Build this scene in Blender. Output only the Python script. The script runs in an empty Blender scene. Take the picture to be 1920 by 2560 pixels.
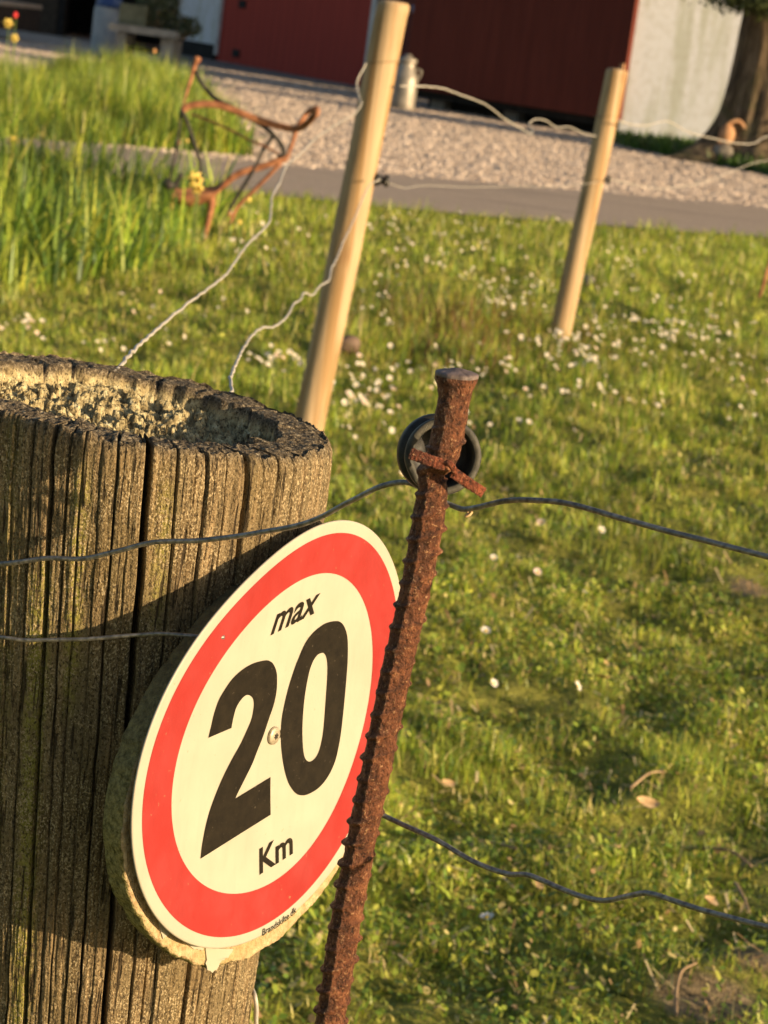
import bpy, bmesh, math, random
import numpy as np
from mathutils import Vector, Matrix
from mathutils.noise import noise as mnoise

# ------------------------------------------------------------------ camera
W0, H0 = 1920.0, 2560.0
FPX = 4900 * 1920 / 1659
CAM_H = 0.974
TH = math.atan(1053 / 4900)
RO_ = math.radians(7.66)
right0 = np.array([1., 0, 0]); up0 = np.array([0, math.sin(TH), math.cos(TH)])
FW = np.array([0, math.cos(TH), -math.sin(TH)])
RT = math.cos(RO_) * right0 + math.sin(RO_) * up0
UP = -math.sin(RO_) * right0 + math.cos(RO_) * up0
CP = np.array([0, 0, CAM_H])

scene = bpy.context.scene
C = scene.collection
cam_d = bpy.data.cameras.new('camera'); cam = bpy.data.objects.new('camera', cam_d); C.objects.link(cam)
cam.matrix_world = Matrix(((RT[0], UP[0], -FW[0], 0), (RT[1], UP[1], -FW[1], 0), (RT[2], UP[2], -FW[2], CAM_H), (0, 0, 0, 1)))
cam_d.sensor_fit = 'VERTICAL'; cam_d.sensor_height = 36.0; cam_d.sensor_width = 27.0
cam_d.lens = FPX / H0 * 36.0
cam_d.clip_start = 0.02; cam_d.clip_end = 500
cam_d.dof.use_dof = True; cam_d.dof.focus_distance = 0.90
cam_d.dof.aperture_fstop = cam_d.lens * 1e-3 / 0.0022
scene.camera = cam

# ------------------------------------------------------------------ world, sun, exposure
SUN_AZ = math.radians(117.0); SUN_EL = math.radians(11.6)     # azimuth clockwise from +Y
world = bpy.data.worlds.new('World'); scene.world = world; world.use_nodes = True
wn = world.node_tree.nodes; wl = world.node_tree.links
sky = wn.new('ShaderNodeTexSky'); sky.sky_type = 'NISHITA'; sky.sun_disc = False
sky.sun_elevation = SUN_EL; sky.sun_rotation = SUN_AZ; sky.dust_density = 1.5
wl.new(sky.outputs[0], wn['Background'].inputs[0]); wn['Background'].inputs[1].default_value = 0.09
sd = bpy.data.lights.new('sun', 'SUN'); sun = bpy.data.objects.new('sun', sd); C.objects.link(sun)
sd.energy = 5.0; sd.angle = math.radians(0.53); sd.color = (1.0, 0.76, 0.46)
S = Vector((math.sin(SUN_AZ) * math.cos(SUN_EL), math.cos(SUN_AZ) * math.cos(SUN_EL), math.sin(SUN_EL)))
sun.rotation_euler = S.to_track_quat('Z', 'Y').to_euler()
scene.view_settings.view_transform = 'Standard'; scene.view_settings.look = 'None'
scene.view_settings.exposure = 0.66; scene.view_settings.gamma = 1.0
scene.render.resolution_x = 768; scene.render.resolution_y = 1024

# ------------------------------------------------------------------ helpers
rng = np.random.default_rng(7); random.seed(7)
def ray(x, y): return FW + (x - 960) / FPX * RT - (y - 1280) / FPX * UP
def PZ(x, y, z): return CP + ray(x, y) * z                       # pixel ray at an optical depth
def PY(x, y, Y): d = ray(x, y); return CP + d * (Y / d[1])       # pixel ray at world Y
def G(x, y, z=0.0): d = ray(x, y); return CP + d * ((z - CAM_H) / d[2])
def V(p): return Vector([float(a) for a in p])

def tag(o, label=None, cat=None, group=None, kind=None):
    if label: o['label'] = label
    if cat: o['category'] = cat
    if group: o['group'] = group
    if kind: o['kind'] = kind
    return o
def empty(name, loc, label, cat, group=None):
    o = bpy.data.objects.new(name, None); C.objects.link(o); o.location = V(loc); o.empty_display_size = .05
    return tag(o, label, cat, group)
def link(name, me, mats, parent=None):
    for m in (mats if isinstance(mats, (list, tuple)) else [mats]): me.materials.append(m)
    o = bpy.data.objects.new(name, me); C.objects.link(o)
    if parent is not None:
        o.parent = parent
        if parent.type == 'EMPTY' or parent.location.length > 0:
            o.matrix_parent_inverse = Matrix.Translation(-parent.location) if parent.parent is None else Matrix.Identity(4)
    return o
def mesh_np(name, verts, faces, smooth=True, mat_idx=None):
    """verts (n,3); faces (m,k) int array, or a list of such arrays"""
    me = bpy.data.meshes.new(name)
    fl = faces if isinstance(faces, list) else [faces]
    fl = [np.asarray(f, dtype=np.int32) for f in fl if len(f)]
    me.vertices.add(len(verts)); me.vertices.foreach_set('co', np.asarray(verts, dtype=np.float32).ravel())
    loops = np.concatenate([f.ravel() for f in fl]); tot = np.concatenate([np.full(len(f), f.shape[1]) for f in fl])
    st = np.concatenate([[0], np.cumsum(tot)[:-1]])
    me.loops.add(len(loops)); me.loops.foreach_set('vertex_index', loops.astype(np.int32))
    me.polygons.add(len(tot)); me.polygons.foreach_set('loop_start', st.astype(np.int32)); me.polygons.foreach_set('loop_total', tot.astype(np.int32))
    me.polygons.foreach_set('use_smooth', np.full(len(tot), smooth, dtype=bool))
    if mat_idx is not None: me.polygons.foreach_set('material_index', np.asarray(mat_idx, dtype=np.int32))
    me.update(calc_edges=True); me.validate(verbose=False)
    return me
def col_attr(me, name, data):
    a = me.color_attributes.new(name, 'FLOAT_COLOR', 'POINT')
    d = np.ones((len(me.vertices), 4), dtype=np.float32); d[:, :data.shape[1]] = data
    a.data.foreach_set('color', d.ravel())
def bm_mesh(name, bm, smooth=False):
    me = bpy.data.meshes.new(name); bmesh.ops.recalc_face_normals(bm, faces=bm.faces); bm.to_mesh(me); bm.free()
    if smooth: me.polygons.foreach_set('use_smooth', np.ones(len(me.polygons), dtype=bool))
    return me
def catmull(P, n=8):
    P = np.asarray(P, float)
    if len(P) < 3:
        t = np.linspace(0, 1, n + 1)[:, None]; return P[0] * (1 - t) + P[1] * t
    Q = np.vstack([2 * P[0] - P[1], P, 2 * P[-1] - P[-2]]); out = []
    for i in range(1, len(Q) - 2):
        for k in range(n):
            t = k / n; a, b, c, d = Q[i - 1], Q[i], Q[i + 1], Q[i + 2]
            out.append(.5 * ((2 * b) + (c - a) * t + (2 * a - 5 * b + 4 * c - d) * t * t + (3 * b - a - 3 * c + d) * t ** 3))
    out.append(Q[-2]); return np.array(out)
def tube_geo(P, rad, sides=8, flat=None, cap=True):
    """sweep; flat=(wdir, ratio) squashes the section across direction wdir"""
    P = np.asarray(P, float); n = len(P); rad = np.broadcast_to(np.asarray(rad, float), (n,)) 
    T = np.gradient(P, axis=0); T /= np.linalg.norm(T, axis=1)[:, None] + 1e-12
    ref = np.array([0, 0, 1.]) if abs(T[0][2]) < .9 else np.array([1., 0, 0])
    if flat is not None: ref = np.asarray(flat[0], float)
    A = np.zeros((n, 3)); prev = ref
    for i in range(n):
        a = prev - T[i] * (prev @ T[i])
        if flat is not None: a = ref - T[i] * (ref @ T[i])
        a /= np.linalg.norm(a) + 1e-12; A[i] = a; prev = a
    B = np.cross(T, A)
    ph = np.linspace(0, 2 * np.pi, sides, endpoint=False) + (np.pi / sides if sides == 4 else 0)
    k1, k2 = (1, 1) if flat is None else (flat[1], 1.0)
    V_ = P[:, None] + rad[:, None, None] * (np.cos(ph)[None, :, None] * A[:, None] * k1 + np.sin(ph)[None, :, None] * B[:, None] * k2)
    V_ = V_.reshape(-1, 3); i = np.arange(n - 1)[:, None] * sides; j = np.arange(sides)[None]; j2 = (j + 1) % sides
    F_ = np.stack([i + j, i + j2, i + sides + j2, i + sides + j], -1).reshape(-1, 4)
    if cap:
        V_ = np.vstack([V_, P[0], P[-1]]); a = n * sides; jj = np.arange(sides)
        T1 = np.stack([np.full(sides, a), (jj + 1) % sides, jj], -1); T2 = np.stack([np.full(sides, a + 1), (n - 1) * sides + jj, (n - 1) * sides + (jj + 1) % sides], -1)
        return V_, [F_, np.vstack([T1, T2])]
    return V_, [F_]
def merge(geos):
    vs = []; q = {}; off = 0
    for v, fl in geos:
        vs.append(v)
        for f in fl: q.setdefault(f.shape[1], []).append(f + off)
        off += len(v)
    return np.vstack(vs), [np.vstack(x) for x in q.values()]
def box_geo(c, s, ax=None):
    """box centre c, full size s, optional axes rows"""
    ax = np.eye(3) if ax is None else np.asarray(ax)
    v = np.array([[x, y, z] for x in (-.5, .5) for y in (-.5, .5) for z in (-.5, .5)]) * np.asarray(s)
    f = np.array([[0, 1, 3, 2], [4, 6, 7, 5], [0, 4, 5, 1], [2, 3, 7, 6], [0, 2, 6, 4], [1, 5, 7, 3]])
    return v @ ax + np.asarray(c), [f]
# vectorised value noise
def vnoise(x, y=0., z=0., seed=0):
    x, y, z = np.broadcast_arrays(np.asarray(x, float), np.asarray(y, float), np.asarray(z, float))
    xi, yi, zi = np.floor(x).astype(np.int64), np.floor(y).astype(np.int64), np.floor(z).astype(np.int64)
    fx, fy, fz = x - xi, y - yi, z - zi
    fx, fy, fz = [t * t * (3 - 2 * t) for t in (fx, fy, fz)]
    def h(a, b, c):
        n = (a * 374761393 + b * 668265263 + c * 2147483647 + seed * 974634777) & 0xffffffff
        n = ((n ^ (n >> 13)) * 1274126177) & 0xffffffff; n = (n ^ (n >> 16)) & 0xffff
        return n / 32768.0 - 1.0
    r = 0
    for a in (0, 1):
        for b in (0, 1):
            for c in (0, 1):
                r = r + h(xi + a, yi + b, zi + c) * (fx if a else 1 - fx) * (fy if b else 1 - fy) * (fz if c else 1 - fz)
    return r
def fbm(x, y=0., z=0., oct=4, seed=0):
    r = 0; a = 1; s = 0
    for o in range(oct): r = r + a * vnoise(np.asarray(x) * 2 ** o, np.asarray(y) * 2 ** o, np.asarray(z) * 2 ** o, seed + o); s += a; a *= .5
    return r / s
def sstep(a, b, x): t = np.clip((x - a) / (b - a), 0, 1); return t * t * (3 - 2 * t)

# ------------------------------------------------------------------ materials
class M:
    def __init__(s, name, rough=.8, spec=.3):
        s.m = bpy.data.materials.new(name); s.m.use_nodes = True; s.t = s.m.node_tree; s.b = s.t.nodes['Principled BSDF']
        s.b.inputs['Roughness'].default_value = rough; s.b.inputs['Specular IOR Level'].default_value = spec
        s.co = s.t.nodes.new('ShaderNodeTexCoord').outputs['Object']
    def n(s, t, **k):
        o = s.t.nodes.new(t)
        for a, b in k.items():
            if a.startswith('i_'):
                o.inputs[a[2:].replace('_', ' ')].default_value = b
            else: setattr(o, a, b)
        return o
    def l(s, a, b): s.t.links.new(a, b)
    def scale(s, v, loc=(0, 0, 0)):
        o = s.n('ShaderNodeMapping'); o.inputs['Scale'].default_value = v; o.inputs['Location'].default_value = loc; s.l(s.co, o.inputs[0]); return o.outputs[0]
    def noise(s, sc=5, det=4, vec=None, rough=.55, dist=0):
        o = s.n('ShaderNodeTexNoise'); o.inputs['Scale'].default_value = sc; o.inputs['Detail'].default_value = det
        o.inputs['Roughness'].default_value = rough; o.inputs['Distortion'].default_value = dist; s.l(vec or s.co, o.inputs['Vector']); return o.outputs['Fac']
    def voro(s, sc=5, vec=None, feature='F1', out='Distance'):
        o = s.n('ShaderNodeTexVoronoi', feature=feature); o.inputs['Scale'].default_value = sc; s.l(vec or s.co, o.inputs['Vector']); return o.outputs[out]
    def ramp(s, fac, stops, interp='LINEAR'):
        o = s.n('ShaderNodeValToRGB'); cr = o.color_ramp; cr.interpolation = interp
        while len(cr.elements) < len(stops): cr.elements.new(.5)
        for e, (p, c) in zip(cr.elements, stops):
            e.position = p; e.color = (c, c, c, 1) if isinstance(c, (int, float)) else (*c, 1)
        s.l(fac, o.inputs[0]); return o.outputs[0]
    def mix(s, fac, a, b, mode='MIX'):
        o = s.n('ShaderNodeMix', data_type='RGBA', blend_type=mode)
        for sock, v in ((o.inputs[0], fac), (o.inputs[6], a), (o.inputs[7], b)):
            if isinstance(v, bpy.types.NodeSocket): s.l(v, sock)
            elif isinstance(v, tuple): sock.default_value = (*v, 1)
            else: sock.default_value = v
        return o.outputs[2]
    def math(s, op, a, b=0.):
        o = s.n('ShaderNodeMath', operation=op)
        for sock, v in ((o.inputs[0], a), (o.inputs[1], b)):
            if isinstance(v, bpy.types.NodeSocket): s.l(v, sock)
            else: sock.default_value = v
        return o.outputs[0]
    def attr(s, name): return s.n('ShaderNodeAttribute', attribute_name=name).outputs['Color']
    def sep(s, c):
        o = s.n('ShaderNodeSeparateColor'); s.l(c, o.inputs[0]); return o.outputs
    def color(s, c):
        if isinstance(c, tuple): s.b.inputs['Base Color'].default_value = (*c, 1)
        else: s.l(c, s.b.inputs['Base Color'])
        return s
    def rough(s, v): s.l(v, s.b.inputs['Roughness']); return s
    def bump(s, h, dist=.001, strength=1.):
        o = s.n('ShaderNodeBump'); o.inputs['Distance'].default_value = dist; o.inputs['Strength'].default_value = strength
        s.l(h, o.inputs['Height']); s.l(o.outputs[0], s.b.inputs['Normal']); return s

def simple(name, c1, c2, sc=30, rough=.8, bump=.0, det=5, spec=.3, metal=0):
    m = M(name, rough, spec); f = m.noise(sc, det); m.color(m.mix(m.ramp(f, [(.35, 0.), (.65, 1.)]), c1, c2))
    if bump: m.bump(f, bump)
    m.b.inputs['Metallic'].default_value = metal
    return m.m

# weathered old post: bark-less grey-brown wood with green algae
def mat_old_wood():
    m = M('weathered_wood', .88, .25)
    g = m.noise(1, 6, m.scale((420, 420, 9)), .6)
    g2 = m.noise(1, 5, m.scale((150, 150, 4)), .55)
    base = m.mix(m.ramp(g, [(.34, 0.), (.66, 1.)]), (.090, .060, .028), (.34, .235, .122))
    base = m.mix(m.ramp(g2, [(.4, 0.), (.62, .8)]), base, (.18, .135, .07))
    at = m.sep(m.attr('zone'))                       # R top rim, G hollow, B moss
    pn = m.noise(26, 4, m.scale((1, 1, .35)))
    alg = m.math('MULTIPLY', m.ramp(pn, [(.48, 0.), (.66, 1.)]), .38)
    base = m.mix(alg, base, (.13, .095, .030))
    mn = m.noise(260, 5, None, .7)
    moss = m.math('MULTIPLY', at[2], m.ramp(mn, [(.38, 0.), (.56, 1.)]))
    base = m.mix(moss, base, m.mix(m.noise(600, 2), (.15, .14, .022), (.40, .35, .085)))
    gr = m.ramp(m.noise(1150, 2, m.scale((1, 1, .8)), .5), [(.53, 0.), (.61, 1.)])
    gz = m.math('MULTIPLY', gr, m.ramp(m.noise(45, 3), [(.40, .25), (.58, .95)]))
    base = m.mix(gz, base, (.50, .39, .23))
    dk = m.ramp(m.noise(1, 3, m.scale((420, 420, 2.4)), .5), [(.33, 1.), (.39, 0.)])
    base = m.mix(m.math('MULTIPLY', dk, .85), base, (.03, .02, .011))
    rimn = m.noise(480, 6, None, .75)
    rim = m.ramp(rimn, [(.36, (.035, .028, .019)), (.5, (.12, .092, .06)), (.6, (.30, .24, .16)), (.68, (.46, .40, .28))])
    base = m.mix(at[0], base, rim)
    hn = m.noise(230, 5, None, .65)
    hol = m.ramp(hn, [(.30, (.10, .075, .035)), (.45, (.42, .33, .17)), (.6, (.62, .53, .30)), (.75, (.74, .70, .52))])
    base = m.mix(at[1], base, hol)
    pits = m.ramp(m.noise(980, 2, m.scale((1, 1, .6)), .5), [(.36, .75), (.45, 0.)]); base = m.mix(pits, base, (.035, .024, .013))
    m.color(base)
    hgt = m.math('ADD', m.math('MULTIPLY', g, .8), m.math('MULTIPLY', m.noise(1100, 3, None, .6), .9))
    hgt = m.math('SUBTRACT', hgt, m.math('MULTIPLY', dk, .9))
    m.bump(hgt, .0013, 1.0)
    return m.m
def mat_board():
    m = M('plywood_board', .85, .25)
    n1 = m.noise(300, 5, m.scale((1, 1, 1))); n2 = m.noise(40, 4)
    tan = m.mix(m.ramp(n1, [(.35, 0.), (.65, 1.)]), (.36, .24, .12), (.60, .46, .27))
    tan = m.mix(m.ramp(n2, [(.45, 0.), (.6, .6)]), tan, (.38, .29, .13))
    mo = m.mix(m.ramp(m.noise(420, 5, None, .7), [(.35, 0.), (.65, 1.)]), (.075, .068, .018), (.40, .34, .13))
    at = m.sep(m.attr('zone'))[0]
    e = m.ramp(m.math('ADD', at, m.math('MULTIPLY', m.math('SUBTRACT', m.noise(140, 4), .5), .5)), [(.42, 0.), (.58, 1.)])
    gb = m.sep(m.attr('zone'))[1]
    dkw = m.mix(m.noise(1, 5, m.scale((60, 60, 700))), (.05, .04, .025), (.2, .155, .09))
    c = m.mix(e, tan, mo); c = m.mix(gb, c, dkw)
    m.color(c).bump(m.math('ADD', n1, m.noise(900, 3)), .0011)
    return m.m
def mat_rust(name='rusted_steel', dark=1.0, sc=1.0):
    m = M(name, .72, .35)
    a = m.noise(150 * sc, 8, None, .75); b = m.noise(620 * sc, 4, None, .7)
    c = m.ramp(a, [(.30, (.035 * dark, .012, .005)), (.45, (.105 * dark, .036, .016)), (.56, (.20 * dark, .070, .030)), (.68, (.32 * dark, .135, .062)), (.8, (.42, .24, .13))])
    c = m.mix(m.ramp(b, [(.34, .95), (.46, 0.)]), c, (.020, .009, .005))
    c = m.mix(m.ramp(b, [(.58, 0.), (.68, .75)]), c, (.58, .33, .17))  # pale tan flecks put sunlit glints into the rust colour
    m.color(c); m.rough(m.ramp(b, [(.35, .75), (.62, .34)]))
    m.bump(m.math('ADD', m.math('MULTIPLY', a, .8), m.math('MULTIPLY', b, 1.0)), .0020 / sc)
    return m.m
def mat_paint(name, c, specks=True, spec=.35, rough=.42):
    m = M(name, rough, spec)
    v = m.noise(38, 5); c2 = tuple(x * .94 for x in c)
    col = m.mix(m.ramp(v, [(.4, 0.), (.65, 1.)]), c, c2)
    if specks:
        d = m.ramp(m.noise(330, 3, None, .6), [(.70, 0.), (.73, 1.)])
        col = m.mix(m.math('MULTIPLY', d, .5), col, (.30, .22, .12))
    if specks:
        st_ = m.ramp(m.noise(1, 5, m.scale((130, 130, 22)), .6), [(.52, 0.), (.72, .22)]); bl = m.ramp(m.noise(17, 6, None, .7), [(.5, 0.), (.75, .25)])
        col = m.mix(m.math('ADD', st_, bl), col, tuple(x * .72 for x in c)); m.rough(m.ramp(m.noise(60, 5), [(.35, .32), (.7, .6)]))
        fine = m.ramp(m.noise(900, 3, None, .6), [(.68, 0.), (.74, .3)]); col = m.mix(fine, col, tuple(x * .6 for x in c))
    m.color(col); m.bump(m.noise(90, 3), .0003)
    return m.m
def mat_black_print():
    m = M('black_print', .6, .12)
    v = m.noise(160, 6, None, .7); d = m.ramp(m.noise(480, 4, None, .65), [(.66, 0.), (.72, 1.)])
    c = m.mix(m.ramp(v, [(.35, 0.), (.7, 1.)]), (.011, .0085, .006), (.021, .016, .010))
    sc = m.ramp(m.noise(1, 4, m.scale((160, 160, 900)), .6, 2.), [(.71, 0.), (.74, 1.)])
    c = m.mix(m.math('MULTIPLY', m.math('MAXIMUM', d, m.math('MULTIPLY', sc, .5)), .3), c, (.3, .25, .18))
    m.color(c); return m.m
def mat_new_wood():
    m = M('pale_pine', .7, .25)
    g = m.noise(1, 5, m.scale((90, 90, 2.0)), .55, .4)
    c = m.mix(m.ramp(g, [(.3, 0.), (.68, 1.)]), (.37, .24, .125), (.56, .41, .25))
    st = m.ramp(m.noise(1, 4, m.scale((48, 48, .9))), [(.5, 0.), (.6, .8)])
    c = m.mix(st, c, (.33, .19, .075))
    ck = m.ramp(m.noise(1, 3, m.scale((110, 110, .7)), .5), [(.30, 1.), (.345, 0.)]); c = m.mix(ck, c, (.12, .075, .035))
    k = m.voro(1, m.scale((9, 9, 4.5))); c = m.mix(m.ramp(k, [(.05, .55), (.16, 0.)]), c, (.26, .13, .05))
    m.color(c).bump(g, .002); return m.m
def mat_blade(name, trans=.45):
    m = M(name, .42, .45); col = m.attr('Col')
    m.color(col); t = m.n('ShaderNodeBsdfTranslucent'); m.l(m.mix(1., col, (1.0, 1.0, .55), 'MULTIPLY'), t.inputs[0])
    mx = m.n('ShaderNodeMixShader'); mx.inputs[0].default_value = trans
    m.l(m.b.outputs[0], mx.inputs[1]); m.l(t.outputs[0], mx.inputs[2]); m.l(mx.outputs[0], m.t.nodes['Material Output'].inputs[0])
    return m.m
def mat_ground():
    m = M('soil', .95, .15)
    a = m.noise(3.5, 8, None, .65); b = m.noise(60, 5, None, .7)
    c = m.mix(m.ramp(b, [(.35, 0.), (.65, 1.)]), (.17, .125, .07), (.42, .32, .19))
    ms = m.mix(m.ramp(m.noise(22, 6, None, .7), [(.35, 0.), (.65, 1.)]), (.09, .11, .02), (.46, .43, .09))
    keep = m.ramp(m.math('ADD', m.sep(m.attr('bare'))[0], m.math('MULTIPLY', m.math('SUBTRACT', a, .5), .6)), [(.34, 1.), (.62, 0.)])
    c = m.mix(keep, c, ms)
    m.color(c).bump(b, .02); return m.m
def mat_road():
    m = M('asphalt', .85, .3)
    a = m.noise(1.2, 5); b = m.noise(120, 3); v = m.noise(1, 4, m.scale((.5, 4.5, 1)))
    c = m.mix(m.ramp(b, [(.4, 0.), (.62, 1.)]), (.35, .26, .195), (.52, .405, .31))
    c = m.mix(m.ramp(v, [(.55, 0.), (.7, .5)]), c, (.12, .095, .08))
    m.color(c).bump(b, .004); return m.m
def mat_gravel():
    m = M('gravel_base', .9, .2)
    v = m.voro(38, None, 'F1', 'Color'); d = m.voro(38); big = m.noise(1.5, 4)
    g = m.sep(v)[0]
    c = m.ramp(g, [(0., (.26, .21, .18)), (.5, (.46, .39, .33)), (1., (.74, .64, .55))])
    c = m.mix(m.ramp(big, [(.5, 0.), (.68, .35)]), c, (.16, .12, .09))
    m.color(c).bump(m.math('SUBTRACT', 1., d), .02); return m.m
def mat_plaster():
    m = M('white_plaster', .9, .2)
    s_ = m.noise(1, 5, m.scale((5, 5, .7)), .6); c = m.mix(m.ramp(s_, [(.50, 0.), (.64, .65)]), (.74, .75, .80), (.46, .48, .38))
    f = m.noise(14, 5); c = m.mix(m.ramp(f, [(.45, 0.), (.7, .35)]), c, (.44, .42, .36))
    m.color(c).bump(f, .003); return m.m
def mat_red_wall(name, c1, c2):
    m = M(name, .7, .25)
    pl = m.n('ShaderNodeTexWave', wave_type='BANDS', bands_direction='X'); pl.inputs['Scale'].default_value = 2.6; PLK = .25; m.l(m.co, pl.inputs['Vector'])
    n_ = m.noise(1, 5, m.scale((12, 12, 1.2)), .6)
    c = m.mix(m.ramp(n_, [(.35, 0.), (.7, 1.)]), c1, c2)
    c = m.mix(m.ramp(pl.outputs['Fac'], [(.0, .3), (.05, 0.)]), c, (.03, .008, .006))
    m.color(c).bump(pl.outputs['Fac'], .001); return m.m
def mat_bark():
    m = M('bark', .95, .2)
    g = m.noise(1, 6, m.scale((14, 14, 2.5)), .65, .6)
    c = m.ramp(g, [(.32, (.035, .027, .018)), (.5, (.15, .105, .065)), (.68, (.30, .22, .14))])
    c = m.mix(m.ramp(m.noise(3, 4), [(.48, 0.), (.66, .6)]), c, (.09, .10, .035))
    m.color(c).bump(g, .06); return m.m

OLD = mat_old_wood(); BOARD = mat_board(); RUST = mat_rust(); RUST_FAR = simple('orange_rust', (.20, .075, .035), (.46, .20, .10), 30, .75)
CREAM = mat_paint('cream_enamel', (.43, .395, .315)); RED = mat_paint('red_print', (.335, .031, .029)); BLACK = mat_black_print()
FLAKE = mat_paint('peeling_cream_paint', (.44, .405, .31), False, .3, .5)
PINE = mat_new_wood(); BLADE = mat_blade('grass_blade', .4); LEAFM = mat_blade('broad_leaf', .35)
STEEL = simple('zinc_wire', (.13, .125, .12), (.34, .32, .29), 400, .45, .0003, 4, .5, .6)
WIRE_PALE = simple('pale_fence_wire', (.42, .38, .33), (.58, .53, .47), 90, .6, .0, 3, .3, .25)
SCREWM = simple('screw_steel', (.34, .28, .20), (.52, .44, .32), 500, .5, .0002, 5, .5, .4)
RECESS_SHADE = simple('torx_recess_shade', (.02, .017, .012), (.05, .04, .03), 600, .7)
PLASTIC = simple('black_plastic', (.013, .013, .014), (.04, .038, .036), 260, .5, .0002, 5, .35)
RUBBER = simple('grey_worn_plastic', (.030, .029, .025), (.085, .078, .060), 300, .6, .0003, 5, .3)
CAPM = simple('grey_violet_oxide', (.10, .075, .07), (.20, .15, .14), 320, .6, .0004, 6, .35)
CONC = simple('old_concrete', (.15, .14, .125), (.26, .245, .22), 6, .9, .01)
TIMBER = simple('dark_timber', (.03, .022, .016), (.07, .05, .035), 20, .85, .004)
BLUEB = simple('faded_blue_plastic', (.03, .07, .22), (.10, .16, .30), 9, .5)
PALEB = simple('pale_blue_grey', (.30, .34, .38), (.42, .45, .47), 9, .6)
BLACKP = simple('black_tar_and_painted_shade', (.010, .010, .011), (.025, .024, .024), 12, .8)  # tar black, also painted shade inside the bay and under the shed
WHITEP = simple('white_painted_wood', (.52, .52, .52), (.66, .65, .63), 8, .6)
PIPEM = simple('blue_grey_downpipe', (.14, .15, .23), (.20, .21, .30), 9, .5)
MILK = simple('dull_aluminium', (.20, .18, .155), (.40, .35, .29), 7, .5, .002, 5, .5, .45)
STONE = simple('grey_stone', (.14, .12, .10), (.30, .26, .21), 14, .9, .006)
TERRA = simple('terracotta_and_lit_orange', (.40, .19, .09), (.55, .32, .17), 14, .85)
TILE = simple('roof_tile', (.16, .06, .04), (.26, .11, .07), 3, .9, .02)
IRON = simple('black_iron', (.018, .016, .015), (.05, .042, .036), 40, .6, .001)
DPET = simple('daisy_petal', (.70, .66, .62), (.82, .78, .74), 300, .7)
DPINK = simple('daisy_petal_pink', (.70, .48, .48), (.80, .66, .62), 300, .7)
DEYE = simple('daisy_eye', (.62, .42, .04), (.72, .50, .06), 300, .8)
STEMM = simple('flower_stem', (.10, .16, .03), (.18, .24, .06), 90, .7)
YEL = simple('daffodil_yellow', (.62, .42, .07), (.70, .56, .16), 60, .6)
ORA = simple('orange_flower', (.55, .24, .08), (.62, .36, .16), 60, .6)
REDF = simple('red_flower', (.50, .02, .03), (.66, .05, .05), 60, .6)
DEAD = simple('dead_leaf', (.46, .28, .13), (.68, .48, .26), 60, .75, .002)
TWIG = simple('dry_twig', (.26, .17, .10), (.42, .29, .17), 60, .85, .001)
REDW = mat_red_wall('red_boards', (.36, .040, .026), (.43, .052, .034))
REDD = mat_red_wall('dark_red_boards', (.115, .020, .011), (.15, .028, .016))
PLAS = mat_plaster(); BARK = mat_bark()

# ------------------------------------------------------------------ ground
def gz(x, y):
    fade = 1 - sstep(10.5, 11.6, np.asarray(y, float)); fx = 1 - sstep(4.5, 6, np.abs(np.asarray(x, float)))
    X_ = np.asarray(x); Y_ = np.asarray(y); return (.03 * fbm(X_ * 1.3, Y_ * 1.3, 0, 3, 5) + .026 * fbm(X_ * 6.5, Y_ * 6.5, 0, 2, 15) + .011 * vnoise(X_ * 17, Y_ * 17, 0, 16)) * fade * fx
def axis(lo, hi, st, far):
    a = list(np.arange(lo, hi + 1e-6, st)); s_ = st; x = hi
    up = []
    while x < far: s_ *= 1.4; x += s_; up.append(x)
    dn = []; x = lo; s_ = st
    while x > -far: s_ *= 1.4; x -= s_; dn.append(x)
    return np.array(dn[::-1] + a + up)
gx, gy = axis(-4, 4, .03, 220), axis(1, 12, .03, 260)
X, Y = np.meshgrid(gx, gy); Z = gz(X, Y)
idx = np.arange(X.size).reshape(X.shape)
F_ = np.stack([idx[:-1, :-1], idx[:-1, 1:], idx[1:, 1:], idx[1:, :-1]], -1).reshape(-1, 4)
GME = mesh_np('ground', np.stack([X, Y, Z], -1).reshape(-1, 3), F_); GOB = tag(link('ground', GME, mat_ground()), kind='structure')

def strip(name, lo, hi, z, mat, n=60, jit=.0, seed=0):
    """sheet between two polylines given as (x,y) lists sampled over x"""
    xs = np.linspace(lo[0][0], lo[-1][0], n); yl = np.interp(xs, *np.array(lo).T); xs2 = np.linspace(hi[0][0], hi[-1][0], n); yh = np.interp(xs2, *np.array(hi).T)
    yl = yl + jit * fbm(xs * 2.1, 0, 0, 3, seed); yh = yh + jit * fbm(xs2 * 2.1, 7, 0, 3, seed)
    v = np.vstack([np.c_[xs, yl, np.full(n, z)], np.c_[xs2, yh, np.full(n, z)]]); i = np.arange(n - 1)
    return tag(link(name, mesh_np(name, v, np.stack([i, i + 1, i + 1 + n, i + n], -1)), mat), kind='structure')
ROADLO = [(-30, 3.), (-2.3, 11.35), (-1.1, 11.75), (-.2, 12.1), (.85, 12.75), (2.1, 13.7), (30, 36)]
ROADHI = [(-30, 5.), (-2.6, 13.3), (-1.12, 14.4), (-.27, 14.9), (1.07, 15.9), (2.5, 16.9), (30, 39)]
strip('road', ROADLO, ROADHI, .012, mat_road(), 400, .12, 3)
strip('gravel_yard', [(-30, 4.8)] + [(x, y - .15) for x, y in ROADHI[1:]], [(-30, 60), (30, 60)], .006, mat_gravel(), 400, .05, 9)

def garr(u): return u
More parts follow.
